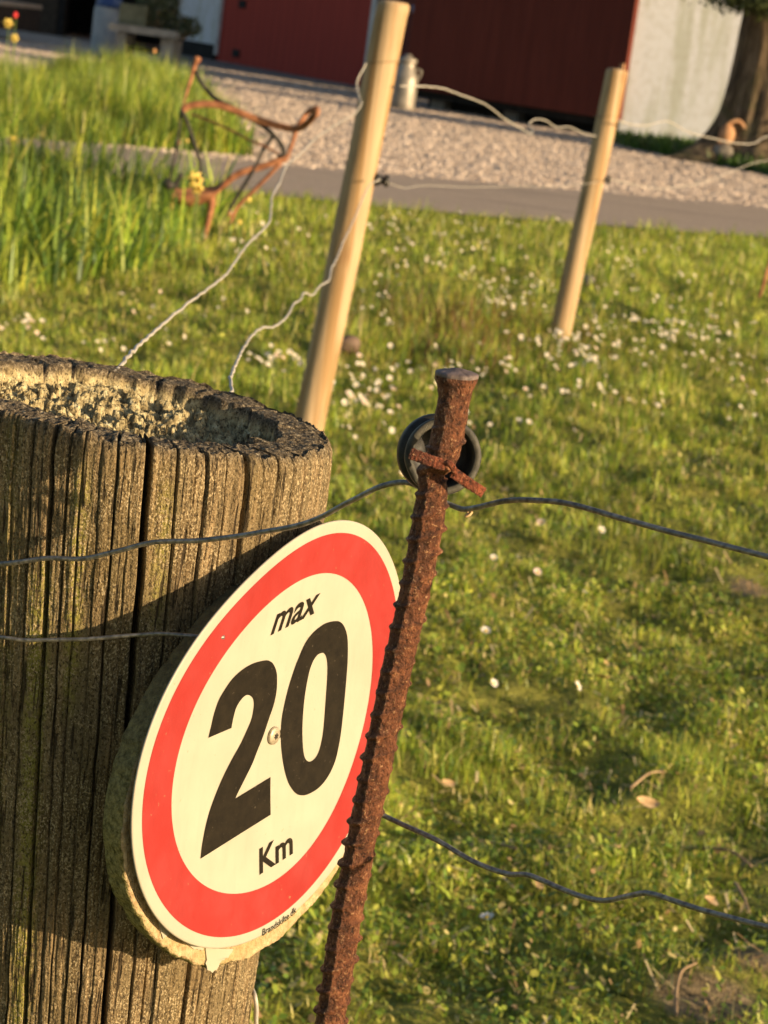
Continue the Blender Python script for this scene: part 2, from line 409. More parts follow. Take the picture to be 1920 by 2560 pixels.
# pebbles lying on the gravel
def scatter_tri(n, pts_fn): return pts_fn(n)
def pebbles():
    n = 70000
    y = 14.0 + 19 * rng.random(n) ** 1.15; x = (rng.random(n) * 2 - 1) * (.215 * y + .5)
    edge = np.interp(x, *np.array(ROADHI).T); k = y > edge - .25 + .25 * rng.random(n); x, y = x[k], y[k]; n = len(x)
    o = np.array([[1, 0, 0], [-1, 0, 0], [0, 1, 0], [0, -1, 0], [0, 0, 1], [0, 0, -1]], float)
    s = rng.uniform(.006, .017, n)[:, None, None] * np.stack([rng.uniform(.7, 1.3, n), rng.uniform(.7, 1.3, n), rng.uniform(.45, .8, n)], -1)[:, None]
    a = rng.random(n) * 6.28; v = o[None] * s; v = v + rng.normal(0, .0025, v.shape)
    v = np.stack([v[..., 0] * np.cos(a)[:, None] - v[..., 1] * np.sin(a)[:, None], v[..., 0] * np.sin(a)[:, None] + v[..., 1] * np.cos(a)[:, None], v[..., 2]], -1)
    v += np.stack([x, y, np.full(n, .012)], -1)[:, None]
    f = np.array([[0, 2, 4], [2, 1, 4], [1, 3, 4], [3, 0, 4], [2, 0, 5], [1, 2, 5], [3, 1, 5], [0, 3, 5]])
    me = mesh_np('gravel_stones', v.reshape(-1, 3), (f[None] + 6 * np.arange(n)[:, None, None]).reshape(-1, 3), False)
    g = rng.random((n, 1)); c = np.array([.36, .275, .225]) * (1 - g) + np.array([.82, .67, .55]) * g
    col_attr(me, 'Col', np.repeat(c, 6, 0))
    m = M('pebble', .8, .3); m.color(m.attr('Col'))
    tag(link('gravel_stones', me, m.m), 'loose pale gravel stones covering the farm yard', 'gravel', kind='stuff')
pebbles()

# ------------------------------------------------------------------ grass
PAL = np.array([[.32, .40, .045], [.21, .32, .042], [.54, .54, .08], [.075, .145, .028], [.66, .57, .16], [.78, .62, .32], [.40, .47, .08]])
def blades(name, x, y, h, w, lean, pal_w, mat, label, cat, flop=.5, seg=3, seed=0, tint=None):
    r = np.random.default_rng(seed); n = len(x); z0 = gz(x, y)
    a = r.random(n) * 6.283; dx, dy = np.cos(a), np.sin(a)                   # lean direction
    fa = a + np.pi / 2 + r.normal(0, .5, n); wx, wy = np.cos(fa), np.sin(fa)
    L = np.abs(r.normal(0, 1, n)) * lean; t = np.linspace(0, 1, seg + 1)
    rows = []
    for k, tk in enumerate(t):
        off = L * h * (tk ** (1.6)); zz = h * (tk - flop * L * tk ** 2.2 * .6)
        px = x + dx * off; py = y + dy * off; pz = z0 + zz - (.004 if k == 0 else 0)
        ww = w * (1 - tk ** 1.7) if k < seg else None
        if ww is None: rows.append(np.stack([px, py, pz], -1)[:, None])
        else:
            ww = ww * .5 + 1e-5
            rows.append(np.stack([np.stack([px - wx * ww, py - wy * ww, pz], -1), np.stack([px + wx * ww, py + wy * ww, pz], -1)], 1))
    v = np.concatenate(rows, 1); k = v.shape[1]; base = (np.arange(n) * k)[:, None]
    q = [np.array([2 * s, 2 * s + 1, 2 * s + 3, 2 * s + 2]) for s in range(seg - 1)]
    Q = np.concatenate([base + f[None] for f in q], 0); T_ = base + np.array([[2 * seg - 2, 2 * seg - 1, 2 * seg]])
    me = mesh_np(name, v.reshape(-1, 3), [Q, T_], True)
    pw = np.array(pal_w, float); pw /= pw.sum(); ci = r.choice(len(PAL), n, p=pw)
    patch = fbm(x * 1.1, y * 1.1, 0, 3, 21)[:, None]
    c = PAL[ci] * r.uniform(.75, 1.25, (n, 1)) * (1 + .3 * patch) * (1 + .55 * fbm(x * 8, y * 8, 0, 2, 77)[:, None])
    if tint is not None: c = tint(x, y, c, r)
    col_attr(me, 'Col', np.repeat(np.clip(c, .01, .9), k, 0))
    return tag(link(name, me, mat), label, cat, kind='stuff')
def wedge(n, y0, y1, mx=.25, c=.4, r=rng):
    u = r.random(n); A = lambda y: mx * y * y / 2 + c * y
    ys = np.linspace(y0, y1, 200); cdf = (A(ys) - A(y0)) / (A(y1) - A(y0)); y = np.interp(u, cdf, ys)
    return (r.random(n) * 2 - 1) * (mx * y + c), y
def bare(x, y):      # worn earth patches seen lower right
    b = np.zeros_like(x)
    for (px, py, rx, ry) in ((1760, 2530, .07, .06), (1900, 2420, .06, .06), (1870, 1480, .04, .08), (1870, 2140, .03, .04)):
        g_ = G(px, py); d = ((x - g_[0]) / rx) ** 2 + ((y - g_[1]) / ry) ** 2
        b = np.maximum(b, np.exp(-d * .9))
    return np.clip(b + .35 * fbm(x * 7, y * 7, 0, 3, 31) * (b > .08), 0, 1)
bb = bare(X.ravel(), Y.ravel()); col_attr(GME, 'bare', np.stack([bb, bb, bb], -1))
def keep_on_lawn(x, y):
    edge = np.interp(x, *np.array(ROADLO).T) + .12 * fbm(x * 2.1, 0, 0, 3, 3)
    return y < edge + .02 + .1 * fbm(x * 5, 0, 0, 2, 8)
TU = G(1170, 850)
def tint_lawn(x, y, c, r):
    d = np.exp(-(((x - TU[0]) / .32) ** 2 + ((y - TU[1]) / .8) ** 2))
    k = (r.random(len(x)) < d * .42)[:, None]; c = np.where(k, np.array([.30, .15, .07]) * r.uniform(.7, 1.3, (len(x), 1)), c)
    b = bare(x, y); k = (r.random(len(x)) < b * .45)[:, None]
    return np.where(k, np.array([.42, .31, .16]) * r.uniform(.7, 1.2, (len(x), 1)), c)
def lawn():
    xs, ys, hs, ws = [], [], [], []
    for (y0, y1, n, h, w) in ((1.75, 3.2, 52000, .020, .0020), (3.2, 5., 52000, .024, .0026), (5., 8., 76000, .033, .0034), (8., 14.2, 84000, .046, .0050)):
        x, y = wedge(n, y0, y1); k = keep_on_lawn(x, y) & (rng.random(n) > bare(x, y) * .93) & (rng.random(n) < .92 + .7 * fbm(x * 4.2, y * 4.2, 0, 3, 17))
        x, y = x[k], y[k]; xs.append(x); ys.append(y)
        hs.append(h * (1 + .5 * fbm(x * 2.3, y * 2.3, 0, 3, 3)) * np.clip(1 + 1.5 * fbm(x * 11, y * 11, 0, 2, 91), .25, 2.4) * rng.uniform(.5, 1.35, len(x))); ws.append(np.full(len(x), w) * rng.uniform(.7, 1.3, len(x)))
    x, y, h, w = map(np.concatenate, (xs, ys, hs, ws))
    h = h * (1 + .9 * np.exp(-(((x - TU[0]) / .32) ** 2 + ((y - TU[1]) / .8) ** 2)))
    blades('lawn_grass', x, y, h, w, np.where(y < 5.5, 1.15, .8), [5, 4, 4, 1.6, 2.6, 1.5, 4], BLADE, 'short sunlit lawn grass in front of the road', 'grass', .5, 3, 11, tint_lawn)
lawn()
def leafy():         # clover and low leafy weeds between the blades
    n = 30000; u = rng.random(n)
    x1, y1 = wedge(64000, 1.75, 4.2); x2, y2 = wedge(14000, 4.2, 9); x = np.r_[x1, x2]; y = np.r_[y1, y2]
    k = (fbm(x * 4.2, y * 4.2, 0, 3, 41) > -.25) & (rng.random(len(x)) > bare(x, y) * .8); x, y = x[k], y[k]; n = len(x)
    s = rng.uniform(.0015, .0042, n) * np.where(y > 4.2, 1.4, 1); a = rng.random(n) * 6.28; tl = rng.normal(0, .55, (n, 2))
    ph = np.array([0, .9, 2.2, np.pi, -2.2, -.9]); shp = np.stack([np.cos(ph) * 1.35, np.sin(ph) * .8, 0 * ph], -1)
    v = shp[None] * s[:, None, None]
    v = np.stack([v[..., 0] * np.cos(a)[:, None] - v[..., 1] * np.sin(a)[:, None], v[..., 0] * np.sin(a)[:, None] + v[..., 1] * np.cos(a)[:, None], v[..., 2]], -1)
    v[..., 2] += v[..., 0] * tl[:, :1] + v[..., 1] * tl[:, 1:]
    v += np.stack([x, y, gz(x, y) + rng.uniform(.004, .024, n) * np.clip(1 + 1.4 * fbm(x * 11, y * 11, 0, 2, 91), .3, 2.3)], -1)[:, None]
    me = mesh_np('clover_leaves', v.reshape(-1, 3), np.arange(n)[:, None] * 6 + np.arange(6)[None], False)
    pal = np.array([[.18, .28, .04], [.34, .42, .06], [.54, .54, .10], [.09, .15, .03], [.66, .55, .24], [.62, .40, .20]])
    c = (1 + .5 * fbm(x * 8, y * 8, 0, 2, 77)[:, None]) * pal[rng.choice(6, n, p=[.26, .26, .24, .1, .09, .05])] * rng.uniform(.8, 1.2, (n, 1)); col_attr(me, 'Col', np.repeat(c, 6, 0))
    tag(link('clover_leaves', me, LEAFM), 'low clover and weed leaves growing through the lawn', 'clover', kind='stuff')
leafy()
def litter():
    n = 9000; x, y = wedge(n, 1.75, 6); b = bare(x, y); k = rng.random(n) < .42 + .9 * b; x, y = x[k], y[k]; n = len(x)
    a = rng.random(n) * 6.28; L = rng.uniform(.008, .035, n); w = rng.uniform(.0007, .002, n); z = gz(x, y) + rng.uniform(.002, .02, n); dz = rng.normal(0, .006, n)
    d = np.stack([np.cos(a), np.sin(a)], -1); p = np.stack([-np.sin(a), np.cos(a)], -1)
    c0 = np.stack([x, y], -1); v = np.zeros((n, 4, 3))
    for i, (s1, s2) in enumerate(((-1, -1), (1, -1), (1, 1), (-1, 1))):
        v[:, i, :2] = c0 + d * (L * .5 * s1)[:, None] + p * (w * s2)[:, None]; v[:, i, 2] = z + dz * s1
    me = mesh_np('straw_litter', v.reshape(-1, 3), np.arange(n)[:, None] * 4 + np.arange(4)[None], False)
    c = np.array([[.62, .46, .24], [.46, .28, .14], [.74, .60, .38]])[rng.integers(0, 3, n)]; col_attr(me, 'Col', np.repeat(c, 4, 0))
    tag(link('straw_litter', me, LEAFM), 'dry straw and dead stalks scattered in the short grass', 'straw', kind='stuff')
litter()
def inpoly(x, y, P):
    c = np.zeros(len(x), bool); j = len(P) - 1
    for i in range(len(P)):
        xi, yi = P[i]; xj, yj = P[j]
        c ^= ((yi > y) != (yj > y)) & (x < (xj - xi) * (y - yi) / (yj - yi + 1e-12) + xi); j = i
    return c
def patch_pts(P, n, r=rng):
    P = np.array(P); lo, hi = P.min(0), P.max(0); X_ = []; Y_ = []; t = 0
    while t < n:
        x = r.uniform(lo[0], hi[0], n); y = r.uniform(lo[1], hi[1], n); k = inpoly(x, y, P); X_.append(x[k]); Y_.append(y[k]); t += k.sum()
    return np.concatenate(X_)[:n], np.concatenate(Y_)[:n]
MOUND = [(-5.2, 12.6), (-2.6, 13.5), (-1.15, 14.75)] + [tuple(G(a, b)[:2]) for a, b in ((560, 320), (480, 262), (420, 226), (330, 205), (200, 200), (90, 216), (0, 232), (-250, 240))]
x, y = patch_pts(MOUND, 52000)
blades('verge_grass', x, y, .21 * rng.uniform(.5, 1.5, len(x)) * np.clip(1 + 1.1 * fbm(x * 1.5, y * 1.1, 0, 3, 4), .25, 2.), .010 * rng.uniform(.6, 1.3, len(x)), .65, [3, 5, 2.4, 4, .9, .25, 3], BLADE,
       'tall shaggy grass on the far verge beyond the road', 'grass', .4, 3, 23)
CL = [(-2.4, 6.5), (-1.25, 6.9), (-.95, 7.8), (-.95, 8.6), (-.86, 9.6), (-1.0, 10.9), (-1.9, 11.2), (-3.2, 10.9)]
x, y = patch_pts(CL, 9000)
blades('daffodil_leaves', x, y, .20 * rng.uniform(.4, 1.5, len(x)) * np.clip(1 + .9 * fbm(x * 2.2, y * 1.6, 0, 2, 4), .3, 2), .0125 * rng.uniform(.6, 1.3, len(x)), .72, [2, 5, 1.6, 7, .5, .05, 2], BLADE,
       'tall strappy daffodil leaves round the rusty plough', 'leaves', .6, 4, 29)
x, y = patch_pts([(2.0, 24.1), (3.3, 21.9), (6.5, 19), (6.5, 25.5), (2.6, 26.2), (1.9, 25.6)], 22000)
blades('ivy_ground_cover', x, y, .13 * rng.uniform(.4, 1.6, len(x)), .03 * rng.uniform(.6, 1.3, len(x)), .8, [.0, .3, .0, 9, 0, .0, 0], LEAFM,  # almost only the darkest green: shade on the bed goes into leaf colour
       'dark green ivy covering the bed at the foot of the tree', 'ivy', .6, 3, 37)

# ------------------------------------------------------------------ daisies, one object each
def daisy_mesh(k, petal):
    r = random.Random(k); bm = bmesh.new(); h = 0.0; R_ = .0066
    n = 14; top = []
    for i in range(n):
        a = 6.283 * i / n + r.uniform(-.06, .06); ca, sa = math.cos(a), math.sin(a); w = .0012; z1 = .0018 + r.uniform(-.0008, .0008)
        p = [(ca * .0018 + sa * .0006, sa * .0018 - ca * .0006, 0), (ca * R_ * .8 + sa * w, sa * R_ * .8 - ca * w, z1), (ca * R_, sa * R_, z1 * 1.1), (ca * R_ * .8 - sa * w, sa * R_ * .8 + ca * w, z1), (ca * .0018 - sa * .0006, sa * .0018 + ca * .0006, 0)]
        f = bm.faces.new([bm.verts.new(q) for q in p]); f.material_index = 0
    c = [bm.verts.new((math.cos(6.283 * i / 8) * .0026, math.sin(6.283 * i / 8) * .0026, .0006)) for i in range(8)]; t = bm.verts.new((0, 0, .0024))
    for i in range(8): f = bm.faces.new((c[i], c[(i + 1) % 8], t)); f.material_index = 1
    b0 = [bm.verts.new((math.cos(2.094 * i) * .0006, math.sin(2.094 * i) * .0006, 0)) for i in range(3)]; b1 = [bm.verts.new((math.cos(2.094 * i) * .0006 + .004, math.sin(2.094 * i) * .0006, -.05)) for i in range(3)]
    for i in range(3): f = bm.faces.new((b0[i], b0[(i + 1) % 3], b1[(i + 1) % 3], b1[i])); f.material_index = 2
    me = bpy.data.meshes.new('daisy'); bm.to_mesh(me); bm.free()
    for m in (petal, DEYE, STEMM): me.materials.append(m)
    return me
DM = [daisy_mesh(1, DPET), daisy_mesh(2, DPET), daisy_mesh(3, DPINK)]
def px_of(p):
    d = np.array([p[0], p[1], .045]) - CP; z = d @ FW; return 960 + FPX * (d @ RT) / z, 1280 - FPX * (d @ UP) / z
def daisies():
    r = random.Random(12); spots = []
    # clusters (pixel centre, spread, count) read off the photo
    cl = [(700, 905, 80, 26, 16), (900, 980, 75, 60, 30), (960, 780, 50, 60, 9), (1080, 640, 120, 60, 24), (1280, 730, 90, 45, 30), (1440, 900, 120, 60, 46), (1600, 800, 180, 60, 40),
          (1770, 860, 120, 70, 34), (1560, 660, 250, 70, 30), (1230, 930, 160, 60, 14), (1500, 1030, 250, 60, 16), (640, 590, 120, 50, 14), (960, 560, 90, 25, 10), (1230, 560, 120, 30, 8),
          (1000, 1130, 60, 90, 7), (60, 820, 70, 30, 8), (270, 870, 40, 20, 3), (1250, 1430, 90, 70, 7), (1350, 1700, 200, 120, 5), (1500, 1390, 200, 80, 6), (1280, 2340, 60, 60, 2), (430, 790, 140, 60, 8), (1850, 1000, 60, 80, 6), (1190, 1640, 40, 40, 3)]
    for cx, cy, sx, sy, n in cl:
        for _ in range(int(n * (2.1 if cy < 1100 else .5))):
            px = r.gauss(cx, sx * .7); py = r.gauss(cy, sy * .7)
            g_ = G(px, py, .045)
            if g_[1] > 1.8 and px < 1990: spots.append(g_)
    spots = [s for s in spots if s[1] < np.interp(s[0], *np.array(ROADLO).T) - .1]
    spots.sort(key=lambda s: s[1]); 
    far = spots[298:]
    if far:
        me0 = DM[0]; bv = np.array([v.co[:] for v in me0.vertices]); bf = [list(p.vertices) for p in me0.polygons]; bmt = [p.material_index for p in me0.polygons]; geo = []
        groups = {}
        for f_, m_ in zip(bf, bmt): groups.setdefault(len(f_), []).append((f_, m_))
        for s in far:
            k_ = r.uniform(.8, 1.3); R_m = np.array(Matrix.Rotation(r.uniform(-.6, 1.2), 3, 'Z') @ Matrix.Rotation(r.gauss(.35, .3), 3, 'Y') @ Matrix.Rotation(r.gauss(.55, .25), 3, 'X'))
            geo.append((bv @ R_m.T * k_ + np.array([s[0], s[1], .052 + float(gz(s[0], s[1]))]), [np.array([f_ for f_, _ in L_]) for L_ in groups.values()]))
        v_, f_ = merge(geo); ml = np.concatenate([np.tile([m_ for _, m_ in L_], len(far)) for L_ in groups.values()])
        tag(link('far_daisies', mesh_np('far_daisies', v_, f_, False, ml), [DPET, DEYE, STEMM]), 'tiny white daisies thickly dotted over the far end of the lawn', 'daisies', kind='stuff')
    for s in spots[:298]:
        k = r.choice([0, 0, 1, 1, 1, 2]); o = bpy.data.objects.new('daisy', DM[k]); C.objects.link(o)
        sc = r.uniform(.8, 1.3); z = max(.052, .061 * sc) + float(gz(s[0], s[1]))
        o.location = V((s[0], s[1], z)); o.scale = (sc,) * 3
        o.rotation_euler = (r.gauss(.55, .25), r.gauss(.35, .3), r.uniform(-.6, 1.2))
        qx, qy = px_of(s)
        if qy > 1330: w_ = 'in the near lawn right of the rusty rod'
        elif qx < 420: w_ = 'on the left above the old post'
        elif qy > 990 and qx > 1150: w_ = 'in the lawn between the rod top and the right edge'
        elif qx < 830: w_ = 'left of the nearer pale post'
        elif qx < 1040 and qy > 820: w_ = 'close right of the foot of the nearer pale post'
        elif qx < 1180: w_ = 'between the two pale posts'
        elif qy < 700: w_ = 'in the far lawn near the road edge'
        elif qx < 1500: w_ = 'round the foot of the farther pale post'
        else: w_ = 'in the drift right of the farther pale post'
        kd = 'pink-tipped daisy' if k == 2 else 'small white daisy'
        tag(o, kd + ' ' + w_, 'daisy', ('pink-tipped daisies ' if k == 2 else 'white daisies ') + w_)
daisies()

def flower(kind, px, py, Y, label, cat='daffodil', size=.034, mat=YEL, face=(0, 0)):
    p = PY(px, py, Y); base = (p[0] + .01, p[1], float(gz(p[0], p[1])))
    e = empty(kind, base, label, cat)
    st = catmull([base, (p[0] + .012, p[1], p[2] * .5), (p[0] + .004, p[1], p[2] - .01), tuple(p)], 5)
    link('stem', mesh_np('stem', *tube_geo(st, .0026, 6)), STEMM, e)
    bm = bmesh.new(); d = np.array([.25, -.9, -.15]); d /= np.linalg.norm(d); a1 = np.cross(d, [0, 0, 1.]); a1 /= np.linalg.norm(a1); a2 = np.cross(a1, d)
    if cat == 'daffodil':
        for i in range(6):
            a = i * math.pi / 3; u = a1 * math.cos(a) + a2 * math.sin(a); w = -a1 * math.sin(a) + a2 * math.cos(a)
            q = [p + u * size * s + w * size * ww + d * z for s, ww, z in ((.1, 0, 0), (.5, .33, .002), (.85, .18, -.002), (1.08, 0, -.006), (.85, -.18, -.002), (.5, -.33, .002))]
            bm.faces.new([bm.verts.new(V(x_)) for x_ in q])
        link('petals', bm_mesh('petals', bm), mat, e)
        prof = [(0.25, .0), (.30, .5), (.34, .8), (.42, 1.)]; vs = []
        for rr, t in prof:
            for i in range(12): a = i * math.pi / 6; vs.append(p + (a1 * math.cos(a) + a2 * math.sin(a)) * size * rr + d * size * .8 * t)
        fs = [[j * 12 + i, j * 12 + (i + 1) % 12, (j + 1) * 12 + (i + 1) % 12, (j + 1) * 12 + i] for j in range(3) for i in range(12)]
        link('trumpet', mesh_np('trumpet', np.array(vs), np.array(fs)), mat, e)
    else:                                               # closed cup or bud: petals joined in an upright egg
        bm.free(); vs = []; prof = [(.15, -.9), (.62, -.5), (.78, 0), (.62, .55), (.30, .95), (.05, 1.05)]
        for rr, t in prof:
            for i in range(12): a = i * math.pi / 6; k = 1 + .12 * math.cos(3 * a); vs.append(p + np.array([math.cos(a) * rr * k, math.sin(a) * rr * k, t]) * size)
        fs = [[j * 12 + i, j * 12 + (i + 1) % 12, (j + 1) * 12 + (i + 1) % 12, (j + 1) * 12 + i] for j in range(5) for i in range(12)]
        link('petals', mesh_np('petals', np.array(vs), np.array(fs)), mat, e)
flower('daffodil', 488, 448, 8.6, 'yellow daffodil facing the camera right in front of the rusty plough blade', size=.032)
flower('daffodil', 493, 470, 8.5, 'yellow daffodil hanging just under another bloom before the plough blade', size=.026)
flower('daffodil', 20, 58, 15.2, 'tall yellow daffodil at the left edge against the dark barn opening', size=.034)
flower('daffodil', 36, 96, 15.0, 'lower yellow daffodil at the left edge above the gravel', size=.030)
flower('daffodil', 34, 352, 10.6, 'yellow daffodil at the left edge in front of the road', size=.026)
flower('tulip', 447, 356, 9.6, 'small orange bud beside the thin left rod of the plough', 'flower', .012, ORA)
flower('tulip', 467, 352, 9.6, 'pale orange bud standing right of the orange one behind the plough', 'flower', .010, YEL)
flower('tulip', 573, 535, 8.2, 'orange bud low in the leaves right of the plough foot', 'flower', .011, ORA)
flower('tulip', 598, 556, 8.3, 'yellow-orange bloom low in the grass right of the plough', 'flower', .010, YEL)
flower('tulip', 622, 500, 8.6, 'pale yellow closed flower leaning beside the plough strut', 'flower', .011, YEL)
flower('tulip', 38, 38, 15.6, 'red flower behind the tall daffodil at the left edge', 'flower', .022, REDF)
flower('tulip', 386, 128, 20.5, 'orange cup flower in the verge before the stone table', 'flower', .020, ORA)

# ------------------------------------------------------------------ big old post
def old_post():
    top = PY(318, 1003, .985); bot = PY(212, 2430, .995); ax = top - bot; slope = ax / ax[2]
    e = empty('gate_post', top - slope * top[2], 'thick weathered round wooden post with a hollow rotten top carrying the speed sign', 'post')
    vd = -np.array([top[0], top[1], 0]); vd /= np.linalg.norm(vd); rd = np.array([-vd[1], vd[0], 0])   # towards the camera, and its right
    front = np.linspace(-1.95, 1.95, 980); back = np.linspace(1.95, 2 * np.pi - 1.95, 122)[1:-1]; th = np.concatenate([front, back]); NT = len(th)
    cr_x = [(26, 1.2, 6), (62, .5, 3), (104, 1.1, 6), (153, 2.2, 14), (190, .5, 3), (220, 1.1, 8), (262, .5, 3), (298, 1.2, 8), (330, .5, 2), (367, 3.0, 20), (434, 1.0, 8), (470, .4, 2), (498, .8, 6), (541, .9, 6), (593, 2.3, 16), (630, .7, 5), (668, 1.9, 14), (709, 1.4, 10), (735, 1.7, 12), (778, 1.9, 14), (-60, 1.5, 9), (-130, 1.1, 7)]
    cracks = [(math.asin(max(-.985, min(.985, (x_ - 305) / 508))), w, d) for x_, w, d in cr_x] + [(2.3 + .37 * i, 1.4, 7) for i in range(6)]
    Z0 = top[2]; zs = np.concatenate([np.linspace(0, -.36, 440), np.linspace(-.36, -Z0 - .1, 24)[1:]]); NZ = len(zs)
    TH_, ZZ = np.meshgrid(th, zs)
    R0 = .0932 + .0480 * ZZ; R0 = np.maximum(R0, .074)
    lump = .0016 * fbm(TH_ * 1.3, ZZ * 3, 0, 3, 2) + .0004 * vnoise(TH_ * 7, ZZ * 2.5, 0, 5)
    grain = .00055 * fbm(TH_ * 60, ZZ * 9, 0, 3, 9) + .00035 * fbm(TH_ * 140, ZZ * 120, 0, 2, 12)
    # staves between cracks: small random radial steps
    srt = np.sort([c[0] for c in cracks if c[0] < 1.96]); st = np.searchsorted(srt, TH_); lv = np.random.default_rng(4).normal(0, .00032, len(srt) + 1)
    R = R0 + lump + grain + lv[st]
    cd = np.zeros_like(R)
    for i, (t0, w, d) in enumerate(cracks):
        wob = .010 * fbm(ZZ * 12, i * 7.3, 0, 3, 40 + i) + .0045 * vnoise(ZZ * 70, i * 3.1, 0, 60 + i)
        fade = np.clip(.62 + .6 * vnoise(ZZ * 7, i * 5.7, 0, 80 + i) , .3, 1) if w < 1.9 else np.clip(.95 + .2 * vnoise(ZZ * 5, i, 0, 90), .7, 1)
        dth = (TH_ - t0 - wob); dth = (dth + np.pi) % (2 * np.pi) - np.pi
        ww = max(w * .36, .44) * 1e-3 / .088 * (.65 + .35 * fade)
        cd += d * 1e-3 * fade * np.exp(-np.abs(dth / ww) ** 4)
    R -= cd
    topround = -.0022 * np.exp(ZZ / .0022) + -.0012 * np.exp(ZZ / .008); R += topround
    cz = Z0 + ZZ
    # sloping cut: right side lower
    tilt = math.tan(math.radians(-4.4))
    dirx = np.cos(TH_)[..., None] * vd + np.sin(TH_)[..., None] * rd
    side = R * np.sin(TH_); tf = np.clip(1 + ZZ / .36, 0, 1)
    jag = (.0016 * fbm(TH_ * 14, 0, 0, 3, 70) + .0010 * fbm(TH_ * 50, 3, 0, 2, 71)) * np.exp(ZZ / .006)
    cen = top[None, None] + slope[None, None] * ZZ[..., None]
    P = cen + dirx * R[..., None]; P[..., 2] += side * tilt * tf + jag
    body = P.reshape(-1, 3)
    moss = np.zeros_like(R)
    def mo(xp, w, z0, z1, a): 
        t0 = math.asin((xp - 305) / 508); return a * np.exp(-((TH_ - t0) / w) ** 2) * sstep(z1, z1 + .03, ZZ) * (1 - sstep(z0 - .02, z0 + .01, ZZ))
    moss = mo(140, .05, -.055, -.36, 1.) + mo(222, .035, -.012, -.13, .8) + mo(410, .04, -.01, -.09, .45) + mo(60, .05, .02, -.2, .25) + mo(30, .06, -.2, -.45, .08)
    za = np.zeros((NZ, NT, 3)); za[..., 2] = np.clip(moss * 1.5, 0, 1); za[..., 0] = np.clip(np.exp(ZZ / .0025) * .9, 0, 1) 
    # top face: rim, then the crumbled hollow
    rr = np.concatenate([np.linspace(1, .70, 90)[1:], np.linspace(.70, .0, 200)[1:]]); NR = len(rr)
    THt, RR = np.meshgrid(th, rr); Rim = R[0][None]; Xl = Rim * RR * np.sin(THt); Yl = -Rim * RR * np.cos(THt)     # local plan (right, away)
    lip = .775 + .035 * fbm(THt * 1.7, 0, 0, 3, 101) + .02 * vnoise(THt * 11, 0, 0, 102) + .008 * vnoise(THt * 34, 0, 0, 103) - .03 * np.exp(-((THt + 2.6) / .8) ** 2)
    ins = sstep(0, .035, lip - RR)
    rn = np.random.default_rng(3)
    # fibre clumps: cellular heights
    def cell(px, py, s, seed):
        gx_, gy_ = np.floor(px / s), np.floor(py / s); best = np.full(px.shape, 9e9); val = np.zeros(px.shape); b2 = np.full(px.shape, 9e9)
        for i in (-1, 0, 1):
            for j in (-1, 0, 1):
                cx, cy = gx_ + i, gy_ + j
                jx = vnoise(cx, cy, 0, seed) * .45 + .5; jy = vnoise(cx, cy, 5, seed + 1) * .45 + .5; hv = vnoise(cx, cy, 9, seed + 2)
                d = (px / s - cx - jx) ** 2 + (py / s - cy - jy) ** 2; up = d < best
                b2 = np.where(up, best, np.minimum(b2, d)); val = np.where(up, hv, val); best = np.where(up, d, best)
        return val, np.sqrt(b2) - np.sqrt(best)
    wx_ = Xl + .0012 * fbm(Xl * 300, Yl * 300, 0, 2, 6); wy_ = Yl + .0012 * fbm(Xl * 300, Yl * 300, 4, 2, 8)
    c1, e1 = cell(wx_, wy_, .0052, 200); c2, e2 = cell(wx_, wy_, .0024, 210)
    depth = .0065 + .010 * (1 - (RR / .77).clip(0, 1) ** 2) + .004 * fbm(Xl * 40, Yl * 40, 0, 3, 220) + .004 * sstep(-.03, .05, Xl)
    blocks = .0034 * c1 + .0024 * c2 - .0022 * np.exp(-e1 / .10) - .001 * np.exp(-e2 / .14)
    zt = -depth * ins + blocks * ins * sstep(0, .10, lip - RR + .02)
    rimrough = .0007 * fbm(Xl * 420, Yl * 420, 0, 3, 230) + .0010 * fbm(Xl * 110, Yl * 110, 0, 3, 231)
    zt += rimrough * 1.2 - .0012 * sstep(.93, 1., RR)
    for i, (t0, w, d) in enumerate(cracks):
        if w < .75: continue
        wob = .010 * fbm(0, i * 7.3, 0, 3, 40 + i) + .0045 * vnoise(0, i * 3.1, 0, 60 + i) + .03 * fbm(RR * 9, i * 2.2, 0, 2, 300 + i) * (1 - RR)
        dth = (THt - t0 - wob); dth = (dth + np.pi) % (2 * np.pi) - np.pi; arc = np.abs(dth) * RR * .09; ww = w * .36e-3 * (1.25 if w > 1.5 else 1)
        reach = sstep(.72 if w > .95 else .9, .86 if w > .95 else .97, RR)
        zt -= min(d, 9) * 1e-3 * .8 * np.exp(-(arc / ww) ** 2.4) * reach * (1 - ins)
    extra = [(-2.75, 1.), (-2.5, 1.4), (2.6, 1.3), (2.2, 1.5), (1.75, 1.), (2.95, .9), (-2.15, 1.), (1.35, .9)]
    for i, (t0, w) in enumerate(extra):
        dth = THt - t0 - .05 * fbm(RR * 7, i * 3.3, 0, 2, 320); dth = (dth + np.pi) % (2 * np.pi) - np.pi; arc = np.abs(dth) * RR * .09
        zt -= .006 * np.exp(-(arc / (w * .6e-3)) ** 2.2) * sstep(.55, .75, RR)
    cen_t = top[None, None]; dt = np.cos(THt)[..., None] * vd + np.sin(THt)[..., None] * rd
    Pt = cen_t + dt * (Rim * RR)[..., None]; Pt[..., 2] += Rim * RR * np.sin(THt) * tilt + zt + jag[0][None] * sstep(.9, 1, RR) 
    zt_a = np.zeros((NR, NT, 3)); zt_a[..., 0] = (1 - sstep(.2, .7, ins)); zt_a[..., 1] = sstep(.2, .7, ins)
    verts = np.vstack([body, Pt.reshape(-1, 3)]); z_all = np.vstack([za.reshape(-1, 3), zt_a.reshape(-1, 3)])
